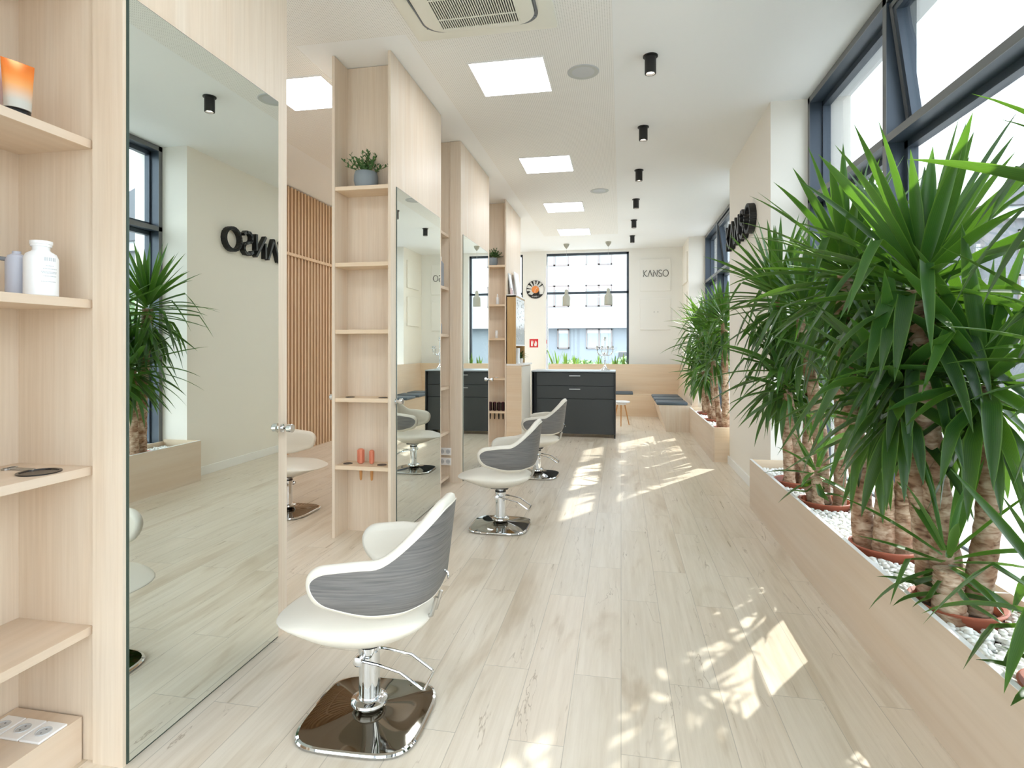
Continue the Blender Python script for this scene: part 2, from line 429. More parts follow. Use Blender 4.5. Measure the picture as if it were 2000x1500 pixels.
# ------------------------------------------------------------ styling stations
SX0, SX1 = -2.165, -1.69
def mirror_on(root, y0, y1):
    MB().box(SX1-0.002, SX1+0.004, y0-0.006, y1+0.004, 0.004, 2.684).build('mirror_edge', MIRE, root)
    MB().box(SX1+0.0041, SX1+0.0075, y0, y1, 0.012, 2.68).build('mirror', MIRROR, root)
def knob_on(root, y, z=1.045, side=1):
    x = SX1 if side > 0 else SX0
    k = MB(); M = Matrix.Rotation(PI/2*side, 4, 'Y')
    k.lathe([(0.021, 0), (0.021, 0.006), (0.011, 0.008), (0.011, 0.035), (0.023, 0.037), (0.023, 0.058), (0.020, 0.062)], (x, y, z), 20, M)
    k.build('chrome_knob', CHROME, root, SM)
def station_B(y0, y1, my0, my1, shelves, label, rings=()):
    """box unit with an open niche facing the camera"""
    r = thing('styling_station', label, 'styling station', ((SX0+SX1)/2, y0, 0), 'styling stations')
    d = 0.21
    c = MB()
    c.box(SX0, SX0+0.022, y0, y1, 0, ZC-0.004); c.box(SX1-0.022, SX1, y0, y1, 0, ZC-0.004)
    c.box(SX0+0.022, SX1-0.022, y1-0.02, y1, 0, ZC-0.004)
    c.build('side_panels', OAK, r)
    MB().box(SX0+0.022, SX1-0.022, y0+d, y0+d+0.02, 0, ZC-0.004).build('back_panel', OAK, r)
    for z in shelves:
        sh = MB().box(SX0+0.022, SX1-0.022, y0+0.006, y0+d, z-0.03, z, 0.001).build('shelf', OAKH, r)
        for (zz, cx) in rings:
            if abs(zz-z) < 1e-3:
                q = MB(); q.lathe([(0.036, 0.0002), (0.036, 0.003), (0.030, 0.003), (0.029, 0.001)], (cx, y0+0.09, z), 24)
                q.build('black_cup_ring', BLACKP, sh, SM)
    mirror_on(r, my0, my1)
    knob_on(r, my0-0.02, 1.045, 1); knob_on(r, my0-0.02, 1.07, -1)
    return r
def station_A(y0, y1, ys, my0, my1, shelves, label, kn=None):
    """body with an end panel facing the camera and side-opening shelves in front of it"""
    r = thing('styling_station', label, 'styling station', ((SX0+SX1)/2, y0, 0), 'styling stations')
    c = MB(); xs = -1.826
    c.box(SX0, SX1, y0, y1, 0, ZC-0.004)
    c.build('body', OAK, r)
    MB().box(xs+0.012, SX1-0.001, y0-0.012, y0, 0, ZC-0.004).build('corner_post', OAK, r)
    MB().box(SX0, SX0+0.022, ys, y0, 0, ZC-0.004).build('back_panel', OAK, r)
    MB().box(SX0+0.022, xs, ys, ys+0.022, 0, ZC-0.004).build('end_panel', OAK, r)
    for z in shelves:
        MB().box(SX0+0.022, xs, ys+0.022, y0, z-0.03, z, 0.001).build('shelf', OAKX, r)
    mirror_on(r, my0, my1)
    if kn: knob_on(r, kn)
    return r
stA = station_A(1.708, 2.685, 1.08, 1.715, 2.60, (2.75, 2.18, 1.62, 1.035, 0.475), 'nearest pale oak styling station at the left edge, its tall mirror reflecting a plant', 2.64)
stB = station_B(4.043, 5.262, 4.15, 5.215, (2.68, 2.10, 1.59, 1.07, 0.555), 'second pale oak styling station, open niche with copper brushes and a potted plant',
                rings=((1.07, -2.06), (1.07, -1.79), (0.555, -2.08), (0.555, -1.80)))
stC = station_A(5.968, 7.30, 5.42, 6.03, 7.21, (2.67, 2.10, 1.60, 1.04, 0.56, 0.08), 'third pale oak styling station, white wall sockets beside its mirror')
knob_on(stC, 7.25)
stD = station_B(8.428, 9.68, 8.90, 9.30, (2.70, 2.11, 1.60, 1.00, 0.50), 'farthest pale oak styling station, niche with burgundy brushes beside the desk')
for o in list(stD.children):
    if o.name.startswith(('mirror', 'chrome_knob')): bpy.data.objects.remove(o, do_unlink=True)

def socket_plate(c, u, v, n, root, label, cat='socket', group='white double sockets', w=0.083*1.6):
    """c centre; u width dir, v height dir, n normal"""
    c, u, v, n = map(Vector, (c, u, v, n))
    t = thing('wall_socket', label, cat, tuple(c), group)
    M = Matrix((( u.x, v.x, n.x, c.x), (u.y, v.y, n.y, c.y), (u.z, v.z, n.z, c.z), (0, 0, 0, 1)))
    MB().box(-w/2, w/2, -0.04, 0.04, 0, 0.008, 0.003, M).build('plate', WPAINT, t)
    k = 2 if w > 0.1 else 1
    for i in range(k):
        cx = (i-(k-1)/2)*0.065
        q = MB(); MM = M @ Matrix.Translation((cx, 0, 0.008))
        q.lathe([(0.024, 0), (0.024, 0.002), (0.021, 0.002), (0.020, 0.0005)], (0, 0, 0), 20, MM)
        s_ = q.build('socket_insert', LGREY, t, SM)
        q = MB()
        for dx in (-0.0095, 0.0095): q.lathe([(0.003, 0.0006), (0.003, 0.0016)], (0, 0, 0), 8, MM @ Matrix.Translation((dx, 0, 0)))
        q.build('pin_holes', MGREY, s_)
    return t
socket_plate((-1.865, 5.955, 0.335), (1, 0, 0), (0, 0, 1), (0, -1, 0), None, 'white double wall socket low on the third station, upper of two')
socket_plate((-1.865, 5.955, 0.228), (1, 0, 0), (0, 0, 1), (0, -1, 0), None, 'white double wall socket low on the third station, lower of two')
# socket box at the foot of the nearest station
sb = thing('socket_box', 'low oak box with three white sockets at the foot of the nearest station', 'socket box', (-1.99, 1.5, 0))
MB().box(-2.14, -1.862, 1.10, 1.700, 0, 0.155, 0.001).build('box_body', OAKX, sb)
for i, cx in enumerate((-1.905, -1.990, -2.075)):
    t = socket_plate((cx, 1.60, 0.155), (0, 1, 0), (-1, 0, 0), (0, 0, 1), None, ('white socket on the low box, ' + ('nearest to the mirror', 'middle one', 'farthest from the mirror')[i]), group='white sockets on the low box', w=0.1)

# ------------------------------------------------------------ things on the nearest station
def tube_bottle(loc, col_top, cap, label, h=0.17, w=0.052, rz=0):
    t = thing('squeeze_tube', label, 'tube', loc, 'squeeze tubes')
    q = MB(); rows = []
    for i in range(9):
        s = i/8; z = 0.028+s*(h-0.028)
        a = w/2*(0.86+0.22*s); bb_ = w/2*0.62*(1-s)**0.75+0.0015
        rows.append([(loc[0]+a*math.cos(k)*math.cos(rz)-bb_*math.sin(k)*math.sin(rz), loc[1]+a*math.cos(k)*math.sin(rz)+bb_*math.sin(k)*math.cos(rz), loc[2]+z) for k in [2*PI*j/24 for j in range(24)]])
    q.grid(rows, True, True, True); q.build('tube_body', col_top, t, SM)
    q = MB(); rows = []
    for z, f in ((0, 0.8), (0.002, 0.84), (0.026, 0.84), (0.028, 0.8)):
        rows.append([(loc[0]+w/2*f*math.cos(k)*math.cos(rz)-w*0.3*f*math.sin(k)*math.sin(rz), loc[1]+w/2*f*math.cos(k)*math.sin(rz)+w*0.3*f*math.sin(k)*math.cos(rz), loc[2]+z) for k in [2*PI*j/24 for j in range(24)]])
    q.grid(rows, True, True, True); q.build('cap', cap, t, SM)
    return t
def foil_mat():
    m = mat('orange_to_silver_foil', (236, 140, 60), 0.22); nt = m.node_tree; b = nt.nodes['Principled BSDF']
    tc = N(nt, 'TexCoord'); s = N(nt, 'SeparateXYZ'); nt.links.new(tc.outputs['Object'], s.inputs[0])
    f = math_(nt, 'DIVIDE', s.outputs[2], 0.17)
    c = ramp(nt, f, [(0.3, srgb(206, 204, 196)), (0.62, srgb(240, 170, 104)), (0.8, srgb(240, 140, 62)), (1.0, srgb(224, 118, 44))])
    nt.links.new(c, b.inputs['Base Color']); b.inputs['Metallic'].default_value = 0.25
    return m
FOIL = foil_mat()
PINKF = mat('pale_pink_foil', (226, 204, 208), 0.2, 0.2)
tube_bottle((-1.885, 1.50, 2.18), FOIL, BLACKP, 'orange and silver squeeze tube on the upper shelf of the nearest station', 0.18, 0.082, 1.25)
tube_bottle((-1.955, 1.475, 2.18), PINKF, BLACKP, 'pale pink squeeze tube beside the orange tube on the upper shelf', 0.17, 0.06, 0.9)
def bottle(loc, prof, m, label, cat='bottle', group=None, pump=False, capm=None, cap=None, text=False, n=28, name='bottle'):
    t = thing(name, label, cat, loc, group)
    MB().lathe(prof, loc, n).build('bottle_body', m, t, SM)
    if cap: MB().lathe(cap, loc, n).build('cap', capm or m, t, SM)
    if pump:
        z = prof[-1][1]; q = MB(); x, y, zz = loc
        q.tube([(x, y, zz+z-0.03), (x-0.03, y-0.035, zz+z-0.026), (x-0.052, y-0.062, zz+z-0.048)], [0.008, 0.007, 0.004], 8)
        q.build('trigger_lever', MGREY, t, SM)
    if text:
        q = MB(); r0 = max(p[0] for p in prof)+0.0002; a0 = math.atan2(-loc[1], -loc[0])
        def arcbar(z0, z1, da0, da1):
            k = 6; rows = [[(loc[0]+r0*math.cos(a0+da0+(da1-da0)*j/k), loc[1]+r0*math.sin(a0+da0+(da1-da0)*j/k), loc[2]+z) for j in range(k+1)] for z in (z0, z1)]
            q.grid(rows)
        # small grey lettering too fine to read
        for j in range(6): arcbar(0.115, 0.127, 0.16+j*0.13, 0.16+j*0.13+(0.07 if j % 2 else 0.10))
        for z, a, b_ in ((0.098, 0.25, 0.7), (0.088, 0.1, 0.95), (0.078, 0.0, 0.98), (0.074, 0.05, 0.9), (0.064, 0.12, 0.96), (0.046, 0.0, 0.85)):
            k = a
            while k < b_: arcbar(z, z+0.003, k, k+0.06); k += 0.085
        q.build('lettering', LGREY, t)
    return t
PW = mat('bottle_white', (238, 240, 242), 0.35)
PGREY = mat('bottle_grey', (140, 142, 146), 0.4)
bottle((-1.885, 1.575, 1.62), [(0.044, 0), (0.047, 0.004), (0.047, 0.125), (0.041, 0.140), (0.026, 0.150), (0.025, 0.152)], PW,
       'white bottle with fine grey lettering on the middle shelf of the nearest station', pump=False, text=True,
       cap=[(0.024, 0.152), (0.024, 0.164), (0.029, 0.165), (0.029, 0.172), (0.031, 0.173), (0.031, 0.183), (0.026, 0.184)], capm=PW, name='white_bottle')
bottle((-1.965, 1.56, 1.62), [(0.028, 0), (0.03, 0.004), (0.03, 0.12), (0.024, 0.135), (0.012, 0.142), (0.012, 0.15)], mat('bottle_lavender_grey', (190, 194, 208), 0.4),
       'lavender grey spray bottle with a dark lever, behind the white bottle', pump=True, name='spray_bottle')
q = MB().lathe([(0.062, 0.0003), (0.062, 0.004), (0.053, 0.004), (0.052, 0.0012), (0.0, 0.001)], (-1.905, 1.585, 1.035), 40)
tag(q.build('black_cup_holder', BLACKP, None, SM, loc=(-1.905, 1.585, 1.035)), 'round black cup holder let into the work shelf of the nearest station', 'cup holder')
q = MB(); q.box(-2.05, -1.95, 1.60, 1.607, 1.0355, 1.041, 0.001); q.box(-2.05, -1.96, 1.612, 1.619, 1.0355, 1.041, 0.001); q.lathe([(0.014, 0.0), (0.014, 0.005), (0.009, 0.005), (0.009, 0)], (-2.06, 1.60, 1.0355), 14); q.lathe([(0.014, 0.0), (0.014, 0.005), (0.009, 0.005), (0.009, 0)], (-2.06, 1.622, 1.0355), 14)
tag(q.build('scissors', STEEL, None, SM, loc=(-2.0, 1.6, 1.0355)), 'steel hair scissors lying on the work shelf behind the black cup holder', 'scissors')

# ------------------------------------------------------------ small potted plants
def leafy(bm, p, d, L, W, up, droop=0.3, seg=3):
    """thin pointed leaf from p along d"""
    d = Vector(d).normalized(); side = d.cross(up)
    if side.length < 1e-3: side = d.cross(Vector((1, 0, 0)))
    side.normalize(); prev = None; q = Vector(p)
    for i in range(seg+1):
        s = i/seg; w = W*math.sin(PI*min(1, 0.12+s*0.88))**0.8
        row = [bm.verts.new(q+side*w*0.5), bm.verts.new(q-Vector((0, 0, w*0.12))), bm.verts.new(q-side*w*0.5)]
        if prev: bm.faces.new((prev[0], prev[1], row[1], row[0])); bm.faces.new((prev[1], prev[2], row[2], row[1]))
        prev = row; d = (d+Vector((0, 0, -droop/seg))).normalized(); q = q+d*L/seg
LEAFG = mat('small_leaf_green', (74, 112, 62), 0.4)
STEMG = mat('green_stem', (104, 124, 66), 0.6)
def pot_plant(loc, r, h, label, R=0.13, seed=1, group='small plants in grey pots'):
    t = thing('potted_plant', label, 'potted plant', loc, group); rnd = random.Random(seed); x, y, z = loc
    MB().lathe([(r*0.80, 0), (r*0.86, 0.004), (r, h*0.45), (r*0.98, h*0.8), (r*0.9, h), (r*0.84, h), (r*0.86, h*0.85)], loc, 28).build('pot', GREYPOT, t, SM)
    MB().lathe([(0, h*0.84), (r*0.85, h*0.84), (r*0.85, h*0.86), (0, h*0.88)], loc, 20).build('soil', SOIL, t)
    st = MB(); lv = MB()
    for i in range(34):
        a = rnd.random()*2*PI; el = rnd.uniform(0.25, 1.5); L = R*rnd.uniform(0.75, 1.15)
        base = Vector((x+rnd.uniform(-1, 1)*r*0.5, y+rnd.uniform(-1, 1)*r*0.5, z+h*0.86))
        d = Vector((math.cos(a)*math.cos(el), math.sin(a)*math.cos(el), math.sin(el)))
        p1 = base+d*L*0.55+Vector((0, 0, 0.01)); p2 = base+d*L+Vector((0, 0, L*0.05))
        st.tube([base, p1, p2], [0.0022, 0.0018, 0.001], 5)
        for k in range(9):
            s = 0.35+0.65*k/8; p = base.lerp(p2, s); aa = k*2.4+i
            dd = Vector((math.cos(aa), math.sin(aa), 0.5+0.4*s)) + d*0.6
            leafy(lv.bm, p, dd, 0.030*rnd.uniform(0.8, 1.2), 0.016, Vector((0, 0, 1)))
    st.build('stems', STEMG, t); lv.build('foliage', LEAFG, t, SM, weld=False)
    return t
pot_plant((-1.935, 4.145, 2.68), 0.092, 0.125, 'bushy green plant in a grey pot on the top shelf of the second station', 0.15, 3)
pot_plant((-1.93, 8.53, 2.70), 0.085, 0.12, 'small green plant in a grey pot on the top shelf of the farthest station', 0.14, 5)

# ------------------------------------------------------------ brushes
def brush(loc, R, H, m, label, group, hl=0.13, name='round_brush'):
    t = thing(name, label, 'hair brush', loc, group); x, y, z = loc
    MB().lathe([(R*0.55, 0), (R*0.8, 0.006), (R*0.8, H-0.006), (R*0.5, H)], loc, 16).build('barrel', m, t, SM)
    br = MB()
    for i in range(14):
        a = 2*PI*i/14
        M = Matrix.Translation(loc) @ Matrix.Rotation(a, 4, 'Z')
        br.box(R*0.78, R, -0.0022, 0.0022, 0.01, H-0.01, 0, M)
    br.build('bristles', m if m is COPPER else BLACKP, t)
    MB().lathe([(0.005, -hl), (0.009, -hl+0.008), (0.012, -hl*0.5), (0.008, -0.03), (0.009, 0.0)], loc, 12).build('handle', BEECH if m is COPPER else BLACKP, t, SM)
    return t
brush((-1.985, 4.16, 0.5555), 0.028, 0.115, COPPER, 'copper round hair brush on the lower shelf of the second station, left one', 'copper brushes')
brush((-1.895, 4.16, 0.5555), 0.020, 0.108, COPPER, 'thinner copper round hair brush on the lower shelf of the second station, right one', 'copper brushes')
words = ('leftmost', 'second from left', 'third from left', 'rightmost')
for i, x in enumerate((-1.955, -1.888, -1.822, -1.757)):
    brush((x, 8.52, 0.5005), 0.029, 0.135, BURG, 'burgundy round hair brush in the niche of the farthest station, '+words[i], 'burgundy brushes')
# bottles in the farther niches
bottle((-1.875, 5.78, 2.10), [(0.045, 0), (0.048, 0.004), (0.048, 0.235), (0.03, 0.262), (0.018, 0.268)], PGREY, 'tall grey bottle with a white cap on the upper shelf of the third station',
       cap=[(0.018, 0.268), (0.022, 0.27), (0.022, 0.31), (0.018, 0.312)], capm=PW, name='grey_bottle')
bottle((-1.885, 5.78, 1.60), [(0.036, 0), (0.038, 0.004), (0.038, 0.10), (0.024, 0.122), (0.014, 0.128)], PGREY, 'small grey bottle with a white cap on the middle shelf of the third station',
       cap=[(0.014, 0.128), (0.018, 0.13), (0.018, 0.165), (0.014, 0.167)], capm=PW, name='grey_bottle')
bottle((-1.845, 8.53, 2.11), [(0.022, 0), (0.024, 0.003), (0.024, 0.10), (0.012, 0.118), (0.008, 0.122), (0.008, 0.16), (0.003, 0.165)], PW, 'slim white spray bottle on the upper shelf of the farthest station', name='slim_bottle')
bottle((-1.86, 8.53, 1.60), [(0.02, 0), (0.022, 0.003), (0.022, 0.095), (0.018, 0.105), (0.018, 0.118), (0.014, 0.12)], PW, 'small white bottle on the middle shelf of the farthest station', name='small_bottle')
tag(MB().box(-1.87, -1.83, 8.47, 8.53, 1.0005, 1.012, 0.003).build('white_soap', WPAINT, loc=(-1.85, 8.5, 1.0)), 'small flat white box on the work shelf of the farthest station', 'box')

# ------------------------------------------------------------ display cabinet beside the farthest station
dc = thing('display_cabinet', 'golden oak display cabinet with a glazed front standing against the farthest station', 'cabinet', (-1.57, 8.9, 0))
lo = MB(); X0, X1 = -1.688, -1.462
MB().box(X0, X1, 8.43, 9.28, 0.0, 1.19, 0.002).build('lower_cupboard', OAKH, dc)
MB().box(X1, X1+0.012, 8.452, 9.26, 0.02, 1.175).build('fluted_front', mat('ribbed_white', (226, 220, 208), 0.5, bump=0.4, bscale=60), dc)
MB().box(X0, X1+0.03, 8.43, 9.30, 1.19, 1.215, 0.002).build('white_top', WPAINT, dc)
u = MB(); xa = -1.545
u.box(X0, xa, 8.43, 8.452, 1.215, 2.24); u.box(X0, xa, 9.23, 9.252, 1.215, 2.24); u.box(X0, xa, 8.43, 9.252, 2.218, 2.24); u.box(X0, X0+0.012, 8.43, 9.252, 1.215, 2.24)
u.box(X0, xa, 8.452, 9.23, 1.48, 1.50)
u.build('upper_case', OAKD, dc)
MB().box(xa-0.012, xa, 8.455, 9.228, 1.50, 2.215).build('glazed_door', mat('grey_bronze_glass', (176, 168, 152), 0.15, 0.3), dc)
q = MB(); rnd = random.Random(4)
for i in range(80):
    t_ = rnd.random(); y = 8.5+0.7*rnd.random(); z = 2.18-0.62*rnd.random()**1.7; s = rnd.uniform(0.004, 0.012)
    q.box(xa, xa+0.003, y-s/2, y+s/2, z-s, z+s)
so = q.build('white_flecks', PW, dc); so['kind'] = 'stuff'  # small white flecks strewn over the glazed door, denser towards its top
MB().box(X0+0.012, xa+0.002, 8.445, 9.26, 1.485, 1.505).build('white_edging', WPAINT, dc); MB().box(X0, xa+0.004, 8.43, 9.26, 2.24, 2.256).build('white_top', WPAINT, dc)
bk = random.Random(2)
for i, (y, w, h, m, lb) in enumerate(((8.475, 0.05, 0.20, MGREY, 'grey folder standing in the open niche of the display cabinet'), (8.68, 0.07, 0.235, WPAINT, 'white box file standing in the open niche of the display cabinet, left of two'), (8.78, 0.07, 0.235, WPAINT, 'white box file standing in the open niche of the display cabinet, right of two'))):
    tag(MB().box(-1.66, -1.555, y, y+w, 1.2155, 1.2155+h, 0.003).build('box_file', m, loc=(-1.6, y, 1.2155)), lb, 'file')
for i, (y, x, w, h, m, lb) in enumerate(((8.56, -1.64, 0.20, 0.34, LGREY, 'grey framed certificate leaning on top of the display cabinet, nearest'), (8.86, -1.60, 0.36, 0.40, PW, 'large white framed certificate leaning on top of the display cabinet, farther'))):
    t = thing('framed_certificate', lb, 'picture frame', (x, y, 2.256), 'frames on the display cabinet')
    M = Matrix.Translation((x, y, 2.256)) @ Matrix.Rotation(math.radians(-8), 4, 'Y')
    MB().box(-0.008, 0.008, 0, w, 0, h, 0.002, M).build('frame', m, t)
    MB().box(0.008, 0.010, 0.02, w-0.02, 0.02, h-0.02, 0, M).build('paper', WPAINT, t)
tag(MB().lathe([(0.02, 0), (0.022, 0.003), (0.022, 0.07), (0.01, 0.085), (0.01, 0.1)], (-1.62, 8.49, 2.256), 14).build('pink_bottle', PINKF, None, SM, loc=(-1.62, 8.49, 2.256)), 'tiny pale pink bottle on top of the display cabinet', 'bottle')

# ------------------------------------------------------------ salon chair (seat points to local -X)
def sstep(a, b, x):
    t = max(0.0, min(1.0, (x-a)/(b-a))); return t*t*(3-2*t)
def make_chair(label):
    t = thing('styling_chair', label, 'chair', (0, 0, 0), 'cream and grey salon chairs')
    # base plate: rounded square, softly domed
    q = MB(); rows = []; n = 64
    def sq(R, z, e=4.2):
        row = []
        for i in range(n):
            a = 2*PI*i/n; c_, s_ = math.cos(a), math.sin(a)
            k = (abs(c_)**e+abs(s_)**e)**(-1/e)
            row.append((R*k*c_, R*k*s_, z))
        return row
    for R, z in ((0.228, 0.0), (0.236, 0.004), (0.238, 0.010), (0.234, 0.016), (0.226, 0.0185)): rows.append(sq(R, z))
    q.grid(rows, True, True, False)
    q.build('base_rim', CHROME, t, SM)
    q = MB(); rows = [sq(0.226, 0.0185)]
    for k in range(1, 12):
        f = 1-k/12; rows.append(sq(0.226*f, 0.0185+0.034*(1-f)**1.6, 2+2.2*f))
    q.grid(rows, True, False, True); q.build('base_plate', CHROMED, t, SM)
    MB().lathe([(0.055, 0.046), (0.066, 0.052), (0.072, 0.062), (0.070, 0.072), (0.056, 0.080), (0.046, 0.082)], (0, 0, 0), 40).build('base_collar', CHROME, t, SM)
    MB().lathe([(0.041, 0.078), (0.041, 0.262), (0.044, 0.264), (0.044, 0.282), (0.040, 0.284), (0.028, 0.286), (0.028, 0.322)], (0, 0, 0), 40).build('column', CHROME, t, SM)
    MB().lathe([(0.0445, 0.283), (0.0445, 0.292), (0.03, 0.293)], (0, 0, 0), 30).build('column_seal', BLACKP, t, SM)
    # pump loop
    q = MB(); r = 0.0055
    q.tube([(-0.02, -0.055, 0.245), (0.06, -0.060, 0.238), (0.15, -0.066, 0.220), (0.235, -0.066, 0.165), (0.243, -0.058, 0.160), (0.243, 0.058, 0.160), (0.235, 0.066, 0.165), (0.15, 0.066, 0.220), (0.06, 0.060, 0.238), (-0.02, 0.055, 0.245)], r, 8)
    M = Matrix.Rotation(PI/2, 4, 'X')
    q.lathe([(0.012, -0.075), (0.018, -0.073), (0.018, -0.05), (0.012, -0.045), (0.012, 0.045), (0.018, 0.05), (0.018, 0.073), (0.012, 0.075)], (-0.02, 0, 0.247), 16, M)
    q.build('pump_loop', CHROME, t, SM)
    MB().box(-0.07, 0.07, -0.06, 0.06, 0.312, 0.335, 0.004).build('seat_plate', BLACK, t)
    # seat cushion: tongue reaching forward
    q = MB(); nu, nv = 26, 40; rows = []
    def outline(a):
        c_, s_ = math.cos(a), math.sin(a); e = 2.7
        k = (abs(c_)**e+abs(s_)**e)**(-1/e)
        x = -0.045+0.30*k*c_; w = 0.232-0.02*sstep(0.0, 0.25, x)
        return x, w*k*s_
    def ztop(x): return 0.462-0.040*sstep(-0.12, -0.36, x)-0.004*0
    def zbot(x): return 0.320+0.066*sstep(-0.05, -0.36, x)+0.02*sstep(0.05, 0.25, x)
    def ring(s, side):
        row = []
        for j in range(nv):
            x, y = outline(2*PI*j/nv); xx, yy = -0.045+(x+0.045)*s, y*s
            zt_, zb_ = ztop(xx), zbot(xx); zm = zb_*0.55+zt_*0.45
            zm = zb_*0.35+zt_*0.65
            f = (1-min(1, s)**3.2)**0.42; g = (1-min(1, s)**2.4)**0.62
            row.append((xx, yy, zm+(zt_-zm)*f if side > 0 else zm+(zb_-zm)*g))
        return row
    for s in (0.0001, 0.3, 0.55, 0.75, 0.87, 0.94, 0.98, 0.995): rows.append(ring(s, -1))
    rows.append(ring(1.0, 1))
    for s in (0.995, 0.98, 0.94, 0.87, 0.75, 0.55, 0.3, 0.0001): rows.append(ring(s, 1))
    q.grid(rows, True, True, True); q.build('seat_cushion', LEATHER, t, math.radians(60))
    # wrap-around shell
    def plan(a):
        c_, s_ = math.cos(a), math.sin(a)
        return Vector((-0.135+0.425*abs(c_)**0.72, 0.262*math.copysign(abs(s_)**0.72, s_), 0))
    L = [plan(-PI/2+PI*i/400) for i in range(401)]
    acc = [0]
    for i in range(400): acc.append(acc[-1]+(L[i+1]-L[i]).length)
    TOT = acc[-1]
    def at(u):  # u in [-1,1] by arc length
        d = (u+1)/2*TOT
        lo_, hi_ = 0, 400
        while hi_-lo_ > 1:
            m_ = (lo_+hi_)//2
            if acc[m_] <= d: lo_ = m_
            else: hi_ = m_
        f = (d-acc[lo_])/max(1e-9, acc[hi_]-acc[lo_]); p = L[lo_].lerp(L[hi_], f)
        tg = (L[hi_]-L[lo_]).normalized(); return p, Vector((tg.y, -tg.x, 0))
    def edges(u, m):
        s = abs(u); p, _ = at(u)
        x = p.x
        zt_ = 0.700+0.178*(1-sstep(0.05, 0.335, abs(u)*TOT/2))
        zt_ -= 0.022*sstep(0.10, -0.135, x)
        zb_ = 0.478+0.015*sstep(0.2, 0.29, x)+0.050*sstep(0.12, -0.135, x)
        zt_ -= m; zb_ += m
        # rounded arm tip
        tip = 0.070; d = (1-s)*TOT/2-m
        if d < tip:
            k = math.sqrt(max(0.0, 1-((tip-d)/tip)**2)) if d > 0 else 0.0
            zm = (zt_+zb_)/2+0.012; zt_ = zm+(zt_-zm)*k; zb_ = zm+(zb_-zm)*k
        return zb_, zt_
    def row_at(u, off, m, nz):
        zb_, zt_ = edges(u, m); p, nrm = at(u); row = []
        for j in range(nz+1):
            z = zb_+(zt_-zb_)*j/nz
            lean = 0.12*max(0, z-0.50)*(0.35+0.65*sstep(0.15, 0.29, p.x))
            low = -0.035*sstep(0.56, 0.46, z)
            row.append(p+nrm*(off+lean+low)+Vector((0, 0, z)))
        return row
    def us(m, n):
        lim = 1-m/(TOT/2)-1e-4; return [lim*math.sin(PI/2*(-1+2*i/n)) for i in range(n+1)]
    nU, nZ = 72, 10
    lay = ((0.0, 0.020), (-0.006, 0.006), (-0.020, 0.0), (-0.036, 0.004), (-0.046, 0.016))
    q = MB()
    G = [[row_at(u, o_, m_, nZ) for u in us(m_, nU)] for o_, m_ in lay]
    q.grid(G[0]); q.grid(G[-1])
    for a in range(len(lay)-1):
        for j in (0, nZ): q.grid([[r[j] for r in G[a]], [r[j] for r in G[a+1]]])
        for i in (0, nU): q.grid([G[a][i], G[a+1][i]])
    q.build('padded_shell', LEATHER, t, math.radians(70))
    q = MB(); G = [[row_at(u, o_, 0.026, nZ) for u in us(0.026, nU)] for o_ in (-0.002, 0.004)]
    q.grid(G[0]); q.grid(G[1])
    for j in (0, nZ): q.grid([[r[j] for r in G[0]], [r[j] for r in G[1]]])
    for i in (0, nU): q.grid([G[0][i], G[1][i]])
    q.build('grey_veneer_panel', GREYW, t, math.radians(50))
    # piping around the veneer
    G = [row_at(u, 0.003, 0.024, nZ) for u in us(0.024, nU)]
    loop = [r[nZ] for r in G]+[r[0] for r in G[::-1]]
    q = MB(); q.tube(loop+[loop[0]], 0.0028, 6); q.build('piping', LEATHER, t, SM)
    # brackets
    q = MB(); q.box(0.10, 0.20, -0.035, 0.035, 0.395, 0.415, 0.004); q.tube([(0.19, -0.03, 0.405), (0.262, -0.03, 0.43), (0.283, -0.03, 0.50)], 0.008, 8); q.tube([(0.19, 0.03, 0.405), (0.262, 0.03, 0.43), (0.283, 0.03, 0.50)], 0.008, 8)
    q.build('back_bracket', STEEL, t, SM)
    q = MB(); q.tube([(0.296, 0.0, 0.60), (0.318, 0.0, 0.585), (0.322, 0.0, 0.56)], 0.004, 6); q.build('release_lever', CHROME, t, SM)
    return t
ch = make_chair('cream salon chair with grey wood-look back, nearest the camera, chrome base fully in view')
ch.location = (-0.975, 2.12, 0); ch.rotation_euler = (0, 0, math.radians(2))
for loc, rz, lb in (((-0.965, 4.58, 0), 0, 'cream salon chair with grey wood-look back, middle one before the second mirror'),
                    ((-0.94, 6.49, 0), -2, 'cream salon chair with grey wood-look back, farthest one beside the black desk'),
                    ((-2.90, 4.62, 0), 180, 'cream salon chair in the left hall, partly hidden behind the nearest station')):
    c2 = copy_tree(ch); c2.location = loc; c2.rotation_euler = (0, 0, math.radians(rz)); c2['label'] = lb

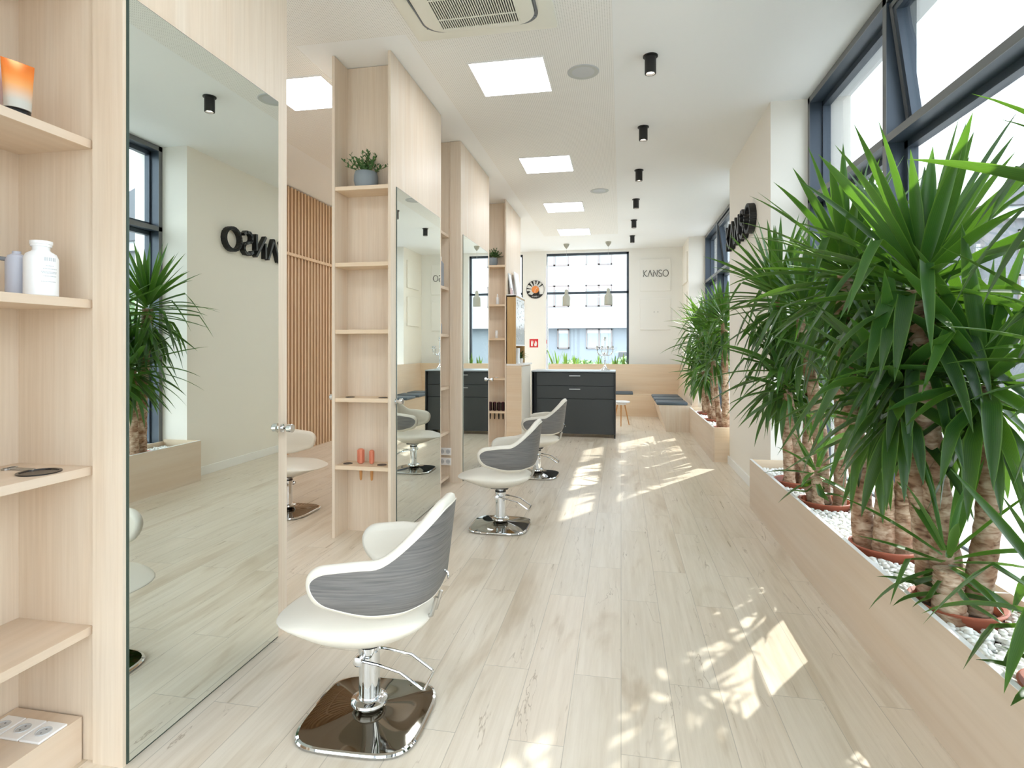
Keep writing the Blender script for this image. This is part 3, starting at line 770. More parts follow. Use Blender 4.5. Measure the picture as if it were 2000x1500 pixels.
# ------------------------------------------------------------ reception desk
dk = thing('reception_desk', 'charcoal reception desk with two drawers and a pale worktop', 'desk', (-0.77, 9.6, 0))
MB().box(-1.45, -0.088, 9.32, 10.02, 1.062, 1.082, 0.002).build('worktop', STONE, dk)
MB().box(-0.108, -0.088, 9.322, 10.01, 0, 1.062).build('side_panel', DESKD, dk)
MB().box(-1.45, -1.43, 9.36, 10.01, 0, 1.062).build('side_panel', DESKD, dk)
MB().box(-1.43, -1.37, 9.50, 9.96, 0.0, 1.062).build('recess', BLACK, dk)
MB().box(-1.37, -0.108, 9.42, 9.98, 0.06, 1.058).build('carcass', BLACK, dk)
for z0, z1 in ((0.838, 1.050), (0.630, 0.832)):
    d = MB().box(-1.365, -0.112, 9.375, 9.42, z0, z1, 0.002).build('drawer', DESK, dk)
    q = MB(); zh = z0+(z1-z0)*(0.76 if z0 > 0.7 else 0.76)
    q.box(-0.83, -0.65, 9.345, 9.355, zh-0.006, zh+0.006, 0.002); q.box(-0.825, -0.815, 9.354, 9.376, zh-0.004, zh+0.004); q.box(-0.665, -0.655, 9.354, 9.376, zh-0.004, zh+0.004)
    q.build('handle', STEEL, d)
MB().box(-1.365, -0.112, 9.38, 9.42, 0.055, 0.622, 0.002).build('lower_front', DESK, dk)

# candelabrum on the desk
cn = thing('candelabrum', 'silver five-armed candelabrum standing on the charcoal desk', 'candelabrum', (-0.262, 9.60, 1.082))
x, y, z = -0.262, 9.60, 1.082
MB().lathe([(0.095, 0), (0.095, 0.006), (0.06, 0.022), (0.035, 0.045), (0.018, 0.075), (0.010, 0.10)], (x, y, z), 28).build('foot', CHROME, cn, SM)
MB().lathe([(0.009, 0.09), (0.011, 0.16), (0.018, 0.17), (0.009, 0.18), (0.008, 0.34), (0.016, 0.35), (0.008, 0.36), (0.009, 0.50)], (x, y, z), 16).build('stem', CHROME, cn, SM)
cup = [(0.006, 0), (0.030, 0.010), (0.032, 0.016), (0.017, 0.022), (0.019, 0.055), (0.024, 0.060), (0.012, 0.060)]
for k, (dx, dy) in enumerate(((0.125, 0), (-0.125, 0), (0.05, -0.115), (-0.05, 0.115))):
    q = MB(); q.tube([(x, y, z+0.30), (x+dx*0.35, y+dy*0.35, z+0.245), (x+dx*0.75, y+dy*0.75, z+0.255), (x+dx, y+dy, z+0.31), (x+dx, y+dy, z+0.345)], 0.0075, 8)
    a = q.build('arm', CHROME, cn, SM)
    MB().lathe(cup, (x+dx, y+dy, z+0.345), 14).build('candle_cup', CHROME, a, SM)
MB().lathe(cup, (x, y, z+0.495), 14).build('candle_cup', CHROME, cn, SM)

# ------------------------------------------------------------ corner bench
bn = thing('corner_bench', 'L-shaped pale oak corner bench with a high back under the far window', 'bench', (0.2, 12.5, 0))
q = MB(); q.prism([(-1.55, 12.46, 0.0), (-1.55, 12.42, 0.46), (-1.55, 12.82, 0.46), (-1.55, 12.82, 0.0)], (2.95-0.19, 0, 0)); q.build('far_seat', OAKH, bn)
q = MB(); q.prism([(0.77, 10.28, 0.0), (0.64, 10.28, 0.46), (1.20, 10.28, 0.46), (1.20, 10.28, 0.0)], (0, 2.16, 0)); q.build('side_seat', OAKX, bn)
q = MB(); q.prism([(0.771, 10.262, 0.0), (0.641, 10.262, 0.46), (1.20, 10.262, 0.46), (1.20, 10.262, 0.0)], (0, 0.018, 0)); q.build('end_board', OAK, bn)
q = MB()
q.prism([(-1.60, 12.82, 0.0), (-1.60, 12.82, 1.05), (-1.585, 12.82, 1.085), (-1.55, 12.82, 1.10), (1.325, 12.82, 1.10), (1.325, 12.82, 0.0)], (0, 0.03, 0)); q.build('far_backrest', OAKH, bn)
q = MB(); q.prism([(1.20, 10.28, 0.0), (1.20, 10.28, 0.47), (1.27, 10.28, 1.10), (1.30, 10.28, 1.10), (1.30, 10.28, 0.0)], (0, 2.54, 0)); q.build('side_backrest', OAKX, bn)
MB().box(-1.58, 0.17, 12.85, 13.09, 0.98, 1.03).build('ledge_trough', SOIL, bn)
def cushion(x0, x1, y0, y1, z, label, group):
    q = MB(); q.box(x0, x1, y0, y1, z, z+0.052, 0.016)
    o = q.build('seat_cushion', CUSH, None, SM, loc=((x0+x1)/2, (y0+y1)/2, z)); tag(o, label, 'cushion', group)
for (y0, y1), lb in zip(((10.29, 10.76), (10.95, 11.42), (11.61, 12.08)), ('nearest of three', 'middle of three', 'farthest of three')):
    cushion(0.61, 1.13, y0, y1, 0.4605, 'slate blue seat cushion on the right-hand bench, '+lb, 'cushions on the right-hand bench')
for (x0, x1), lb in zip(((-0.27, 0.25), (-0.86, -0.34), (-1.45, -0.93)), ('at its right end beside the desk', 'middle one, hidden behind the desk', 'at its left end, hidden behind the desk')):
    cushion(x0, x1, 12.43, 12.80, 0.4605, 'slate blue seat cushion on the far bench, '+lb, 'cushions on the far bench')

# stool
st = thing('stool', 'small round white stool with slim beech legs in front of the far bench', 'stool', (0.005, 10.95, 0))
x, y = 0.0, 10.98
MB().lathe([(0.0, 0.425), (0.155, 0.425), (0.165, 0.432), (0.167, 0.445), (0.160, 0.455), (0.0, 0.455)], (x, y, 0), 32).build('seat', WPAINT, st, SM)
MB().lathe([(0.05, 0.385), (0.09, 0.39), (0.10, 0.425)], (x, y, 0), 20).build('seat_boss', WPAINT, st, SM)
for a in (0.5, 2.6, 4.7):
    MB().tube([(x+0.07*math.cos(a), y+0.07*math.sin(a), 0.42), (x+0.17*math.cos(a), y+0.17*math.sin(a), 0.0)], [0.014, 0.009], 10).build('leg', BEECH, st, SM)

# ------------------------------------------------------------ pendants
for (px, py), lb in (((-1.15, 12.30), 'left'), ((-0.262, 12.20), 'right')):
    t = thing('pendant_lamp', 'grey concrete pendant lamp hanging before the far window, %s one' % lb, 'pendant lamp', (px, py, ZC), 'concrete pendants')
    MB().lathe([(0.062, 0), (0.062, -0.012), (0.050, -0.045), (0.022, -0.085), (0.006, -0.10)], (px, py, ZC), 24).build('canopy', CONC, t, SM)
    MB().tube([(px, py, ZC-0.09), (px, py, 2.70)], 0.0022, 6).build('cord', LGREY, t)
    q = MB(); q.lathe([(0.012, 2.71), (0.028, 2.70), (0.036, 2.67), (0.039, 2.60), (0.072, 2.565), (0.084, 2.54), (0.086, 2.36), (0.077, 2.36), (0.074, 2.53), (0.03, 2.57)], (px, py, 0), 32)
    q.build('lamp_shade', CONC, t, SM)
    MB().ball((px, py, 2.50), 0.035, 14).build('bulb', WPAINT, t, SM)

# ------------------------------------------------------------ ceiling fittings
ordn = ('nearest', 'second', 'third', 'fourth', 'fifth', 'sixth')
for i, y in enumerate((4.50, 5.93, 7.36, 8.79, 10.21, 11.63)):
    t = thing('ceiling_spotlight', 'black cylinder ceiling spotlight, %s in the row from the camera' % ordn[i], 'spotlight', (0.22, y, ZC), 'black ceiling spotlights')
    MB().lathe([(0.056, 0), (0.056, -0.008), (0.043, -0.012), (0.043, -0.135), (0.040, -0.138), (0.034, -0.138), (0.034, -0.120)], (0.22, y, ZC), 28).build('housing', BLACK, t, SM)
    MB().lathe([(0.0, -0.121), (0.033, -0.121), (0.033, -0.119), (0.0, -0.119)], (0.22, y, ZC), 20).build('lens', LENS, t)
def led(x0, y0, lb, x1=None):
    x1 = x0+0.583; y1 = y0+0.583
    t = thing('ceiling_panel_light', lb, 'ceiling light', ((x0+x1)/2, (y0+y1)/2, ZC), 'square ceiling panel lights')
    f = MB(); z0 = ZC-0.012
    f.box(x0-0.012, x0, y0-0.012, y1+0.012, z0, ZC); f.box(x1, x1+0.012, y0-0.012, y1+0.012, z0, ZC); f.box(x0, x1, y0-0.012, y0, z0, ZC); f.box(x0, x1, y1, y1+0.012, z0, ZC)
    f.build('trim_frame', WPAINT, t)
    MB().box(x0, x1, y0, y1, z0+0.003, ZC-0.0045).build('diffuser', PANEL, t)
for i, y in enumerate((4.345, 6.62, 8.76, 10.72)):
    led(-1.172, y, 'square white panel light over the main aisle, %s from the camera' % ordn[i])
for y, lb in ((4.31, 'square white panel light over the left hall, seen between the stations'), (6.62, 'square white panel light over the left hall beyond the second station'), (8.76, 'square white panel light over the left hall beyond the third station')):
    led(-2.99, y, lb)
led(-2.99, 1.5, 'square white panel light over the left hall beside the camera'); led(-1.172, 1.2, 'square white panel light over the aisle above the camera')
for y, lb in ((4.65, 'round flat ceiling speaker, nearer one beside the first panel light'), (8.21, 'round flat ceiling speaker, farther one')):
    t = thing('ceiling_speaker', lb, 'speaker', (-0.30, y, ZC))
    MB().lathe([(0.128, 0), (0.128, -0.006), (0.122, -0.010), (0.118, -0.008)], (-0.30, y, ZC), 40).build('rim', LGREY, t, SM)
    MB().lathe([(0.0, -0.0065), (0.12, -0.0085), (0.12, -0.0045), (0, -0.0045)], (-0.30, y, ZC), 40).build('grille', SPKR, t, SM)
# air-conditioning cassette
ac = thing('ceiling_air_conditioner', 'cream ceiling cassette air conditioner with a slotted grille', 'air conditioner', (-0.92, 3.45, ZC))
ax0, ax1, ay0, ay1 = -1.43, -0.43, 2.94, 3.94; cx, cy = -0.93, 3.44
def rsq(hw, hd, r, z, n=8):
    row = []
    for k, (sx, sy) in enumerate(((1, 1), (-1, 1), (-1, -1), (1, -1))):
        for i in range(n+1):
            a = PI/2*k+PI/2*i/n; row.append((cx+sx*(hw-r)+r*math.cos(a), cy+sy*(hd-r)+r*math.sin(a), z))
    return row
q = MB(); q.grid([rsq(.50, .50, .02, ZC), rsq(.50, .50, .02, ZC-.022), rsq(.49, .49, .02, ZC-.028), rsq(.40, .40, .13, ZC-.030), rsq(.395, .395, .13, ZC-.030)], True, False, True)
q.build('cover_plate', ACPL, ac, SM)
q = MB(); q.grid([rsq(.376, .376, .14, ZC-.029), rsq(.376, .376, .14, ZC-.046), rsq(.368, .368, .14, ZC-.050), rsq(.30, .30, .06, ZC-.050)], True, False, True)
q.build('inner_panel', ACPL, ac, SM)
q = MB(); q.grid([rsq(.397, .397, .13, ZC-.0305), rsq(.397, .397, .13, ZC-.033), rsq(.377, .377, .14, ZC-.033), rsq(.377, .377, .14, ZC-.0305)], True); q.build('air_gap', MGREY, ac)
for sx in (-1, 1):
    q = MB(); q.tube([(cx+sx*0.385, cy-0.26, ZC-.036), (cx+sx*0.392, cy, ZC-.036), (cx+sx*0.385, cy+0.24, ZC-.036), (cx+sx*0.36, cy+0.30, ZC-.040), (cx+sx*.375, cy+.325, ZC-.036)], 0.007, 8)
    q.build('outlet_slot', MGREY, ac, SM)
gx0, gx1, gy0, gy1 = -1.195, -0.665, 3.12, 3.765
MB().box(gx0, gx1, gy0, gy1, ZC-0.0505, ZC-0.0495).build('grille_shadow_gap', BLACK, ac)
q = MB(); n = 34
for i in range(n+1):
    xx = gx0+(gx1-gx0)*i/n; q.box(xx-0.0034, xx+0.0034, gy0-0.004, gy1+0.004, ZC-0.056, ZC-0.0495)
for yy in (gy0, 3.44, 3.655, gy1): q.box(gx0, gx1, yy-0.004, yy+0.004, ZC-0.057, ZC-0.0495)
q.build('grille_slats', ACPL, ac)

# ------------------------------------------------------------ far wall: relief panels, lettering, clock, signs
def strokes(q, segs, T, w, d):
    """segs: polylines in unit letter space, T(u,v,n)->world; stroke width w, depth d"""
    for pl in segs:
        for a, b in zip(pl[:-1], pl[1:]):
            ax, ay = a; bx, by = b; L = math.hypot(bx-ax, by-ay)
            if L < 1e-6: continue
            A, B = T(ax, ay, 0), T(bx, by, 0); v = T(0, 0, d)-T(0, 0, 0)
            e = (B-A).normalized(); nn = e.cross(v).normalized()
            q.prism([A-e*w*0.3+nn*w/2, B+e*w*0.3+nn*w/2, B+e*w*0.3-nn*w/2, A-e*w*0.3-nn*w/2], v)
def circ(cx_, cy_, r, a0=0, a1=360, n=24): return [(cx_+r*math.cos(math.radians(a0+(a1-a0)*i/n)), cy_+r*math.sin(math.radians(a0+(a1-a0)*i/n))) for i in range(n+1)]
LET = {'K': [[(0.06, 0.0), (0.06, 0.32)], [(0.06, 0.62), (0.06, 1.0)], [(0.68, 1.0), (0.10, 0.50), (0.68, 0.0)]],
       'A': [[(0.0, 0.0), (0.42, 1.0), (0.84, 0.0)]],
       'N': [[(0.06, 0.0), (0.06, 0.68)], [(0.06, 1.0), (0.74, 0.0)], [(0.74, 0.30), (0.74, 1.0)]],
       'S': [[(0.62, 0.88), (0.46, 1.0), (0.22, 1.0), (0.08, 0.88), (0.08, 0.66), (0.20, 0.55), (0.50, 0.45), (0.62, 0.34), (0.62, 0.12), (0.48, 0.0), (0.20, 0.0), (0.04, 0.12)]],
       'O': [circ(0.5, 0.5, 0.5)]}
ADV = {'K': 0.86, 'A': 1.0, 'N': 0.98, 'S': 0.84, 'O': 1.0}
def word_sign(root, word, T, w, d, m, sep=True):
    u = 0
    for chh in word:
        q = MB(); strokes(q, LET[chh], lambda a, b, n, u=u: T(u+a, b, n), w, d)
        q.build('letter', m, root); u += ADV[chh]
# relief panels on the far wall
def relief(x0, x1, z0, z1, label):
    o = MB().box(x0, x1, YF-0.028, YF, z0, z1, 0.006).build('relief_panel', WHITE, None, loc=((x0+x1)/2, YF, z0)); tag(o, label, 'wall panel', 'cream relief panels')
relief(0.415, 1.075, 2.715, 3.43, 'cream relief panel on the far wall behind the small lettering, upper of two')
relief(0.415, 1.075, 1.855, 2.55, 'plain cream relief panel on the far wall below the lettering')
for z0, z1, lb in ((2.80, 3.42, 'upper'), (1.95, 2.60, 'lower')):
    o = MB().box(XP-0.03, XP, 12.12, 12.86, z0, z1, 0.006).build('relief_panel', CREAM, None, loc=(XP, 12.5, z0)); tag(o, 'cream relief panel on the short side wall right of the far wall, %s of two' % lb, 'wall panel', 'cream relief panels')
q = MB()
for xx in (0.72, 0.80): q.lathe([(0.009, 0), (0.009, 0.006), (0.0, 0.006)], (xx, YF-0.028, 2.25), 12, Matrix.Rotation(PI/2, 4, 'X'))
tag(q.build('wall_hooks', MGREY, None, loc=(0.76, YF-0.028, 2.25)), 'pair of tiny grey fixing studs on the lower relief panel of the far wall', 'studs')
sg = thing('wall_lettering', 'thin dark lettering reading KANSO on the upper relief panel of the far wall', 'sign', (0.75, YF-0.028, 3.03))
hh = 0.142; word_sign(sg, 'KANSO', lambda u, v, n: Vector((0.482+u*0.116, YF-0.028-n, 3.035+v*hh)), 0.0115, 0.008, BLACK)
# the big extruded letters on the pillar
sg = thing('pillar_lettering', 'large extruded black letters reading KANSO on the pillar beside the plants', 'sign', (XP, 6.8, 2.64))
word_sign(sg, 'KANSO', lambda u, v, n: Vector((XP-n, 7.43-u*0.285, 2.645+v*0.27)), 0.034, 0.065, BLACK)
# wall clock cut from a record: rim, silhouettes, orange label, small lettering
ck = thing('wall_clock', 'round black record clock with cut-out silhouettes and an orange centre', 'clock', (-1.94, YF, 2.80))
def CT(u, v, n): return Vector((-1.94+u*0.212, YF-0.012-n, 2.80+v*0.212))
q = MB(); strokes(q, [circ(0, 0, 0.97, 0, 360, 40)], CT, 0.008, 0.004)
q.build('rim', BLACK, ck)
q = MB()
low = [(math.cos(math.radians(a))*0.98, math.sin(math.radians(a))*0.98) for a in range(208, 333, 8)]
q.prism([CT(*p, 0) for p in low]+[CT(0.45, -0.52, 0), CT(0.42, -0.1, 0), CT(0.1, -0.3, 0), CT(-0.2, -0.42, 0), CT(-0.35, -0.6, 0)], (0, -0.004, 0))
for a, l, w in ((62, 0.42, 0.13), (85, 0.36, 0.10), (112, 0.5, 0.14), (138, 0.42, 0.16), (172, 0.50, 0.10), (200, 0.34, 0.2), (35, 0.4, 0.1)):
    ca, sa = math.cos(math.radians(a)), math.sin(math.radians(a))
    P_ = lambda r, o: CT(ca*r-sa*o, sa*r+ca*o, 0)
    q.prism([P_(0.96, w), P_(0.96, -w*0.6), P_(0.85, -w*0.7), P_(0.96-l, -0.03), P_(0.92-l, 0.04), P_(0.80, w*0.5)], (0, -0.004, 0))
q.build('silhouettes', BLACK, ck)
q = MB(); q.lathe([(0.0, 0), (0.085, 0), (0.085, 0.004), (0.0, 0.005)], (-1.94, YF-0.016, 2.80), 30, Matrix.Rotation(PI/2, 4, 'X')); q.build('orange_label', ORANGE, ck, SM)
q = MB(); q.lathe([(0.085, -0.016), (0.086, 0), (0.02, 0.0)], (-1.94, YF-0.016, 2.80), 24, Matrix.Rotation(PI/2, 4, 'X')); q.build('movement', BLACK, ck)
q = MB(); strokes(q, [[(0, 0), (0.22, 0.2)], [(0, 0), (-0.05, -0.34)]], lambda u, v, n: CT(u, v, n)+Vector((0, -0.009, 0)), 0.006, 0.002); q.build('clock_hands', WPAINT, ck)
q = MB(); u = -0.36
for chh in 'KANSO':
    strokes(q, LET[chh], lambda a, b, n, u=u: CT(u+a*0.14, -0.82+b*0.13, n+0.0041), 0.005, 0.001); u += ADV[chh]*0.16
q.build('small_lettering', WPAINT, ck)
# fire extinguisher sign
fs = thing('fire_extinguisher_sign', 'square red fire extinguisher sign with white symbols on the far wall', 'sign', (-1.975, YF, 1.565))
MB().box(-2.075, -1.875, YF-0.004, YF, 1.465, 1.665).build('sign_plate', RED, fs)
q = MB(); yy = YF-0.004
def fb(a, b, c_, d): q.box(-2.075+a, -2.075+b, yy-0.001, yy, 1.465+c_, 1.465+d)
fb(0.035, 0.075, 0.03, 0.125); fb(0.045, 0.065, 0.125, 0.145); fb(0.03, 0.08, 0.145, 0.155); fb(0.078, 0.088, 0.09, 0.15)
q.prism([(-2.075+0.115, yy, 1.495), (-2.075+0.105, yy, 1.54), (-2.075+0.125, yy, 1.58), (-2.075+0.13, yy, 1.63), (-2.075+0.155, yy, 1.595), (-2.075+0.165, yy, 1.61), (-2.075+0.175, yy, 1.55), (-2.075+0.160, yy, 1.495)], (0, -0.001, 0))
q.box(-2.070, -1.880, yy-0.001, yy, 1.658, 1.661); q.box(-2.070, -1.880, yy-0.001, yy, 1.469, 1.472)
q.build('white_symbols', WPAINT, fs)
# stickers on the reveal
for z, m, lb in ((1.60, RED, 'small red sticker on the reveal left of the far window'), (1.36, MGREY, 'small grey sticker on the reveal left of the far window')):
    tag(MB().box(-1.69, -1.687, YF+0.015, YF+0.085, z-0.05, z+0.05).build('sticker', m, None, loc=(-1.69, YF+0.05, z)), lb, 'sticker')

# ------------------------------------------------------------ planters
PX0, PX1, PH = 1.150, 1.625, 0.44
def planter(y0, y1, label, x1=PX1):
    t = thing('floor_planter', label, 'planter', ((PX0+x1)/2, (y0+y1)/2, 0), 'long oak planters')
    MB().box(PX0, PX0+0.02, y0, y1, 0, PH, 0.001).build('front_board', OAKX, t)
    MB().box(x1-0.02, x1, y0, y1, 0, PH-0.02, 0.001).build('rear_board', OAKX, t)
    for ya in (y0, y1-0.02): MB().box(PX0+0.02, x1-0.02, ya, ya+0.02, 0, PH, 0.001).build('end_board', OAKH, t)
    MB().box(PX0-0.0005, PX0+0.0205, y0, y1, PH, PH+0.0025).build('top_edging', WPAINT, t)
    MB().box(PX0+0.02, x1-0.02, y0+0.02, y1-0.02, 0.28, 0.345).build('filling', SOIL, t)
    return t
planter(0.2, 5.535, 'long oak planter of white pebbles and tall yuccas under the nearest window')
planter(7.66, 10.22, 'far oak planter of white pebbles and yuccas beyond the pillar')
def pebbles(y0, y1, holes, label, seed, size, x1=PX1):
    rnd = random.Random(seed); V = []; F = []
    b = bmesh.new(); bmesh.ops.create_icosphere(b, subdivisions=1, radius=1.0); b.verts.ensure_lookup_table()
    sv = [v.co.copy() for v in b.verts]; sf = [[v.index for v in f.verts] for f in b.faces]; b.free()
    x0 = PX0+0.022; X1 = x1-0.022; step = size*0.95
    for layer in range(2):
        y = y0+0.03
        while y < y1-0.03:
            x = x0+size*0.5
            while x < X1-size*0.3:
                px, py = x+rnd.uniform(-.3, .3)*step, y+rnd.uniform(-.3, .3)*step
                x += step
                if any((px-hx)**2+(py-hy)**2 < (hr+0.004)**2 for hx, hy, hr in holes): continue
                sx, sy, sz = size*rnd.uniform(.42, .75), size*rnd.uniform(.34, .55), size*rnd.uniform(.28, .42)
                px = min(max(px, x0+sx), X1-sx)
                a, bt = rnd.random()*PI, rnd.uniform(-.5, .5)
                M = Matrix.Translation((px, py, 0.352+layer*size*0.5+rnd.uniform(0, .25)*size)) @ Matrix.Rotation(a, 4, 'Z') @ Matrix.Rotation(bt, 4, 'X') @ Matrix.Diagonal((sx, sy, sz, 1))
                n0 = len(V); V += [M @ (v*rnd.uniform(.88, 1.1)) for v in sv]; F += [[i+n0 for i in f] for f in sf]
            y += step
    me = bpy.data.meshes.new('pebbles'); me.from_pydata([tuple(v) for v in V], [], F)
    for p in me.polygons: p.use_smooth = True
    me.materials.append(PEBBLE)
    o = bpy.data.objects.new('pebbles', me); COL.objects.link(o)
    tag(o, label, 'pebbles', None, 'stuff'); return o

def bark_mat():
    m = mat('yucca_bark', (160, 132, 104), 0.85); nt = m.node_tree; b = nt.nodes['Principled BSDF']
    tc = N(nt, 'TexCoord'); mp = N(nt, 'Mapping'); mp.inputs['Scale'].default_value = (24, 24, 62); nt.links.new(tc.outputs['Object'], mp.inputs[0])
    n1 = N(nt, 'TexNoise'); n1.inputs['Scale'].default_value = 1; n1.inputs['Detail'].default_value = 5; n1.inputs['Distortion'].default_value = 0.6; nt.links.new(mp.outputs[0], n1.inputs['Vector'])
    n2 = N(nt, 'TexNoise'); n2.inputs['Scale'].default_value = 14; nt.links.new(tc.outputs['Object'], n2.inputs['Vector'])
    c = ramp(nt, n1.outputs['Fac'], [(0.28, srgb(112, 86, 68)), (0.42, srgb(172, 146, 122)), (0.62, srgb(206, 188, 168))])
    c2 = ramp(nt, n2.outputs['Fac'], [(0.38, srgb(186, 150, 122)), (0.60, srgb(255, 250, 244))])
    nt.links.new(mixc(nt, 0.8, c, c2, 'MULTIPLY'), b.inputs['Base Color'])
    bp = N(nt, 'Bump'); bp.inputs['Strength'].default_value = 0.8; bp.inputs['Distance'].default_value = 0.004
    nt.links.new(n1.outputs['Fac'], bp.inputs['Height']); nt.links.new(bp.outputs['Normal'], b.inputs['Normal'])
    return m
BARK = bark_mat()
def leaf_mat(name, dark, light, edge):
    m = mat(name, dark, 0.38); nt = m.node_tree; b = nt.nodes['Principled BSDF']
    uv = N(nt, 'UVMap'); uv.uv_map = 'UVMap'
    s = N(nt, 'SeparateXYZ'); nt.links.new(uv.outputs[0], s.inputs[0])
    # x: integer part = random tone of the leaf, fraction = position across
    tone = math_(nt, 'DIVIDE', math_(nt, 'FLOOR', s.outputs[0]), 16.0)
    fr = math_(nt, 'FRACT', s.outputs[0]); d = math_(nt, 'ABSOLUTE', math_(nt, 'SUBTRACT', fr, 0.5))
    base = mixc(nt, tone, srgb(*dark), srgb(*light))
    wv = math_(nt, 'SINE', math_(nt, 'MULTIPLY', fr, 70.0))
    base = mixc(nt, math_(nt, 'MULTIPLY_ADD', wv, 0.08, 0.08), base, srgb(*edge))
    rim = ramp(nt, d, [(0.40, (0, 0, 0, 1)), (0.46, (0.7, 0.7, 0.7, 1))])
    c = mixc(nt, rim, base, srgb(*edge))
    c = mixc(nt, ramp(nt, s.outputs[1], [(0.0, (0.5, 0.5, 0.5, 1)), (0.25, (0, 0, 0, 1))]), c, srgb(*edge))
    nt.links.new(c, b.inputs['Base Color'])
    out = nt.nodes['Material Output']
    tl = N(nt, 'BsdfTranslucent'); br = mixc(nt, 0.5, c, srgb(150, 210, 50)); nt.links.new(br, tl.inputs[0])
    mx = N(nt, 'MixShader'); mx.inputs[0].default_value = 0.24
    nt.links.new(b.outputs[0], mx.inputs[1]); nt.links.new(tl.outputs[0], mx.inputs[2]); nt.links.new(mx.outputs[0], out.inputs[0])
    return m
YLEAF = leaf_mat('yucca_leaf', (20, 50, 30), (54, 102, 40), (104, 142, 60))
SLEAF = leaf_mat('sansevieria_leaf', (70, 122, 60), (128, 164, 78), (206, 214, 112))

def blade(verts, faces, uvs, p, d, L, W, droop, tone, twist=0.0, kink=None, seg=8, fold=0.22):
    d = Vector(d).normalized(); up = Vector((0, 0, 1))
    side = d.cross(up)
    if side.length < 1e-2: side = Vector((math.cos(tone*9), math.sin(tone*9), 0))
    side.normalize(); side = Matrix.Rotation(twist, 3, d) @ side
    q = Vector(p); n0 = len(verts)
    for i in range(seg+1):
        s = i/seg
        w = W*(0.62+0.38*min(1, s*3.2))*(1-max(0, (s-0.45)/0.55)**1.7)
        w = max(w, 0.0006)
        nrm = side.cross(d).normalized()
        verts += [tuple(q+side*w*0.5+nrm*w*fold), tuple(q), tuple(q-side*w*0.5+nrm*w*fold)]
        t = int(tone*15.99)
        for u in (0.02, 0.5, 0.98): uvs.append((t+u, s))
        if i < seg:
            a = n0+i*3
            faces += [(a, a+1, a+4, a+3), (a+1, a+2, a+5, a+4)]
        g = droop*(0.35+1.3*s)/seg
        if kink is not None and abs(s-kink) < 0.5/seg: g += 1.5
        d = (d+Vector((0, 0, -g))).normalized()
        side = (side-d*side.dot(d)).normalized()
        q = q+d*L/seg
        if q.z < 0.475 and q.x > 1.125: q.z = 0.475; d = Vector((d.x, d.y, max(d.z, 0.0))).normalized()
def rosette(name, c, axis, nL, L, W, parent, seed, mat_=None, low=-1.0, skirt=0.30):
    rnd = random.Random(seed); V, F, U = [], [], []
    ax = Vector(axis).normalized(); rot = Vector((0, 0, 1)).rotation_difference(ax).to_matrix()
    o_ = Vector(parent['_o'])
    for i in range(nL):
        s = (i+0.5)/nL           # 0 = innermost top leaf, 1 = lowest
        az = i*2.39996+rnd.uniform(-.25, .25)
        el = math.radians(84)-s**0.85*(math.radians(84)-low)+rnd.uniform(-.14, .14)
        d = rot @ Vector((math.cos(az)*math.cos(el), math.sin(az)*math.cos(el), math.sin(el)))
        p = Vector(c)+ax*(0.10-0.14*s)-Vector((0, 0, skirt*s**2.2))+Vector((math.cos(az), math.sin(az), 0))*0.022
        l = L*rnd.uniform(0.78, 1.12)*(0.80+0.35*math.sin(PI*min(1, s+0.15)))
        end = p+d*l
        if end.x > 1.60 and p.x < 1.6:     # leaves bend back where they meet the glass
            k = max(0.25, (1.60-p.x)/max(1e-3, end.x-p.x)); d = Vector((d.x*k, d.y, d.z)).normalized()
            if p.x+d.x*l > 1.62: l *= max(0.4, (1.62-p.x)/(d.x*l))
        e2 = p+d*l
        if e2.x > 1.28 and 5.46 < e2.y < 7.62:
            l *= max(0.35, min(1, abs((5.46 if p.y < 6 else 7.62)-p.y)/max(1e-3, abs(e2.y-p.y))))
        dr = rnd.uniform(0.1, 1.1)*(0.1+1.25*s)
        kink = rnd.uniform(0.3, 0.65) if rnd.random() < 0.42 and s > 0.28 else None
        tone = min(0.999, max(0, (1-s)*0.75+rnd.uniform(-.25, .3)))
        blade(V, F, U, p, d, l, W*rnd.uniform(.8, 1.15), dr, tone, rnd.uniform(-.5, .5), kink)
    me = bpy.data.meshes.new(name); me.from_pydata([tuple(Vector(v)-o_) for v in V], [], F)
    ul = me.uv_layers.new(name='UVMap')
    for p in me.polygons:
        p.use_smooth = True
        for li in p.loop_indices: ul.data[li].uv = U[me.loops[li].vertex_index]
    me.materials.append(mat_ or YLEAF)
    o = bpy.data.objects.new(name, me); COL.objects.link(o); o.parent = parent; o['_o'] = tuple(o_)
    return o
HOLES1, HOLES2 = [], []
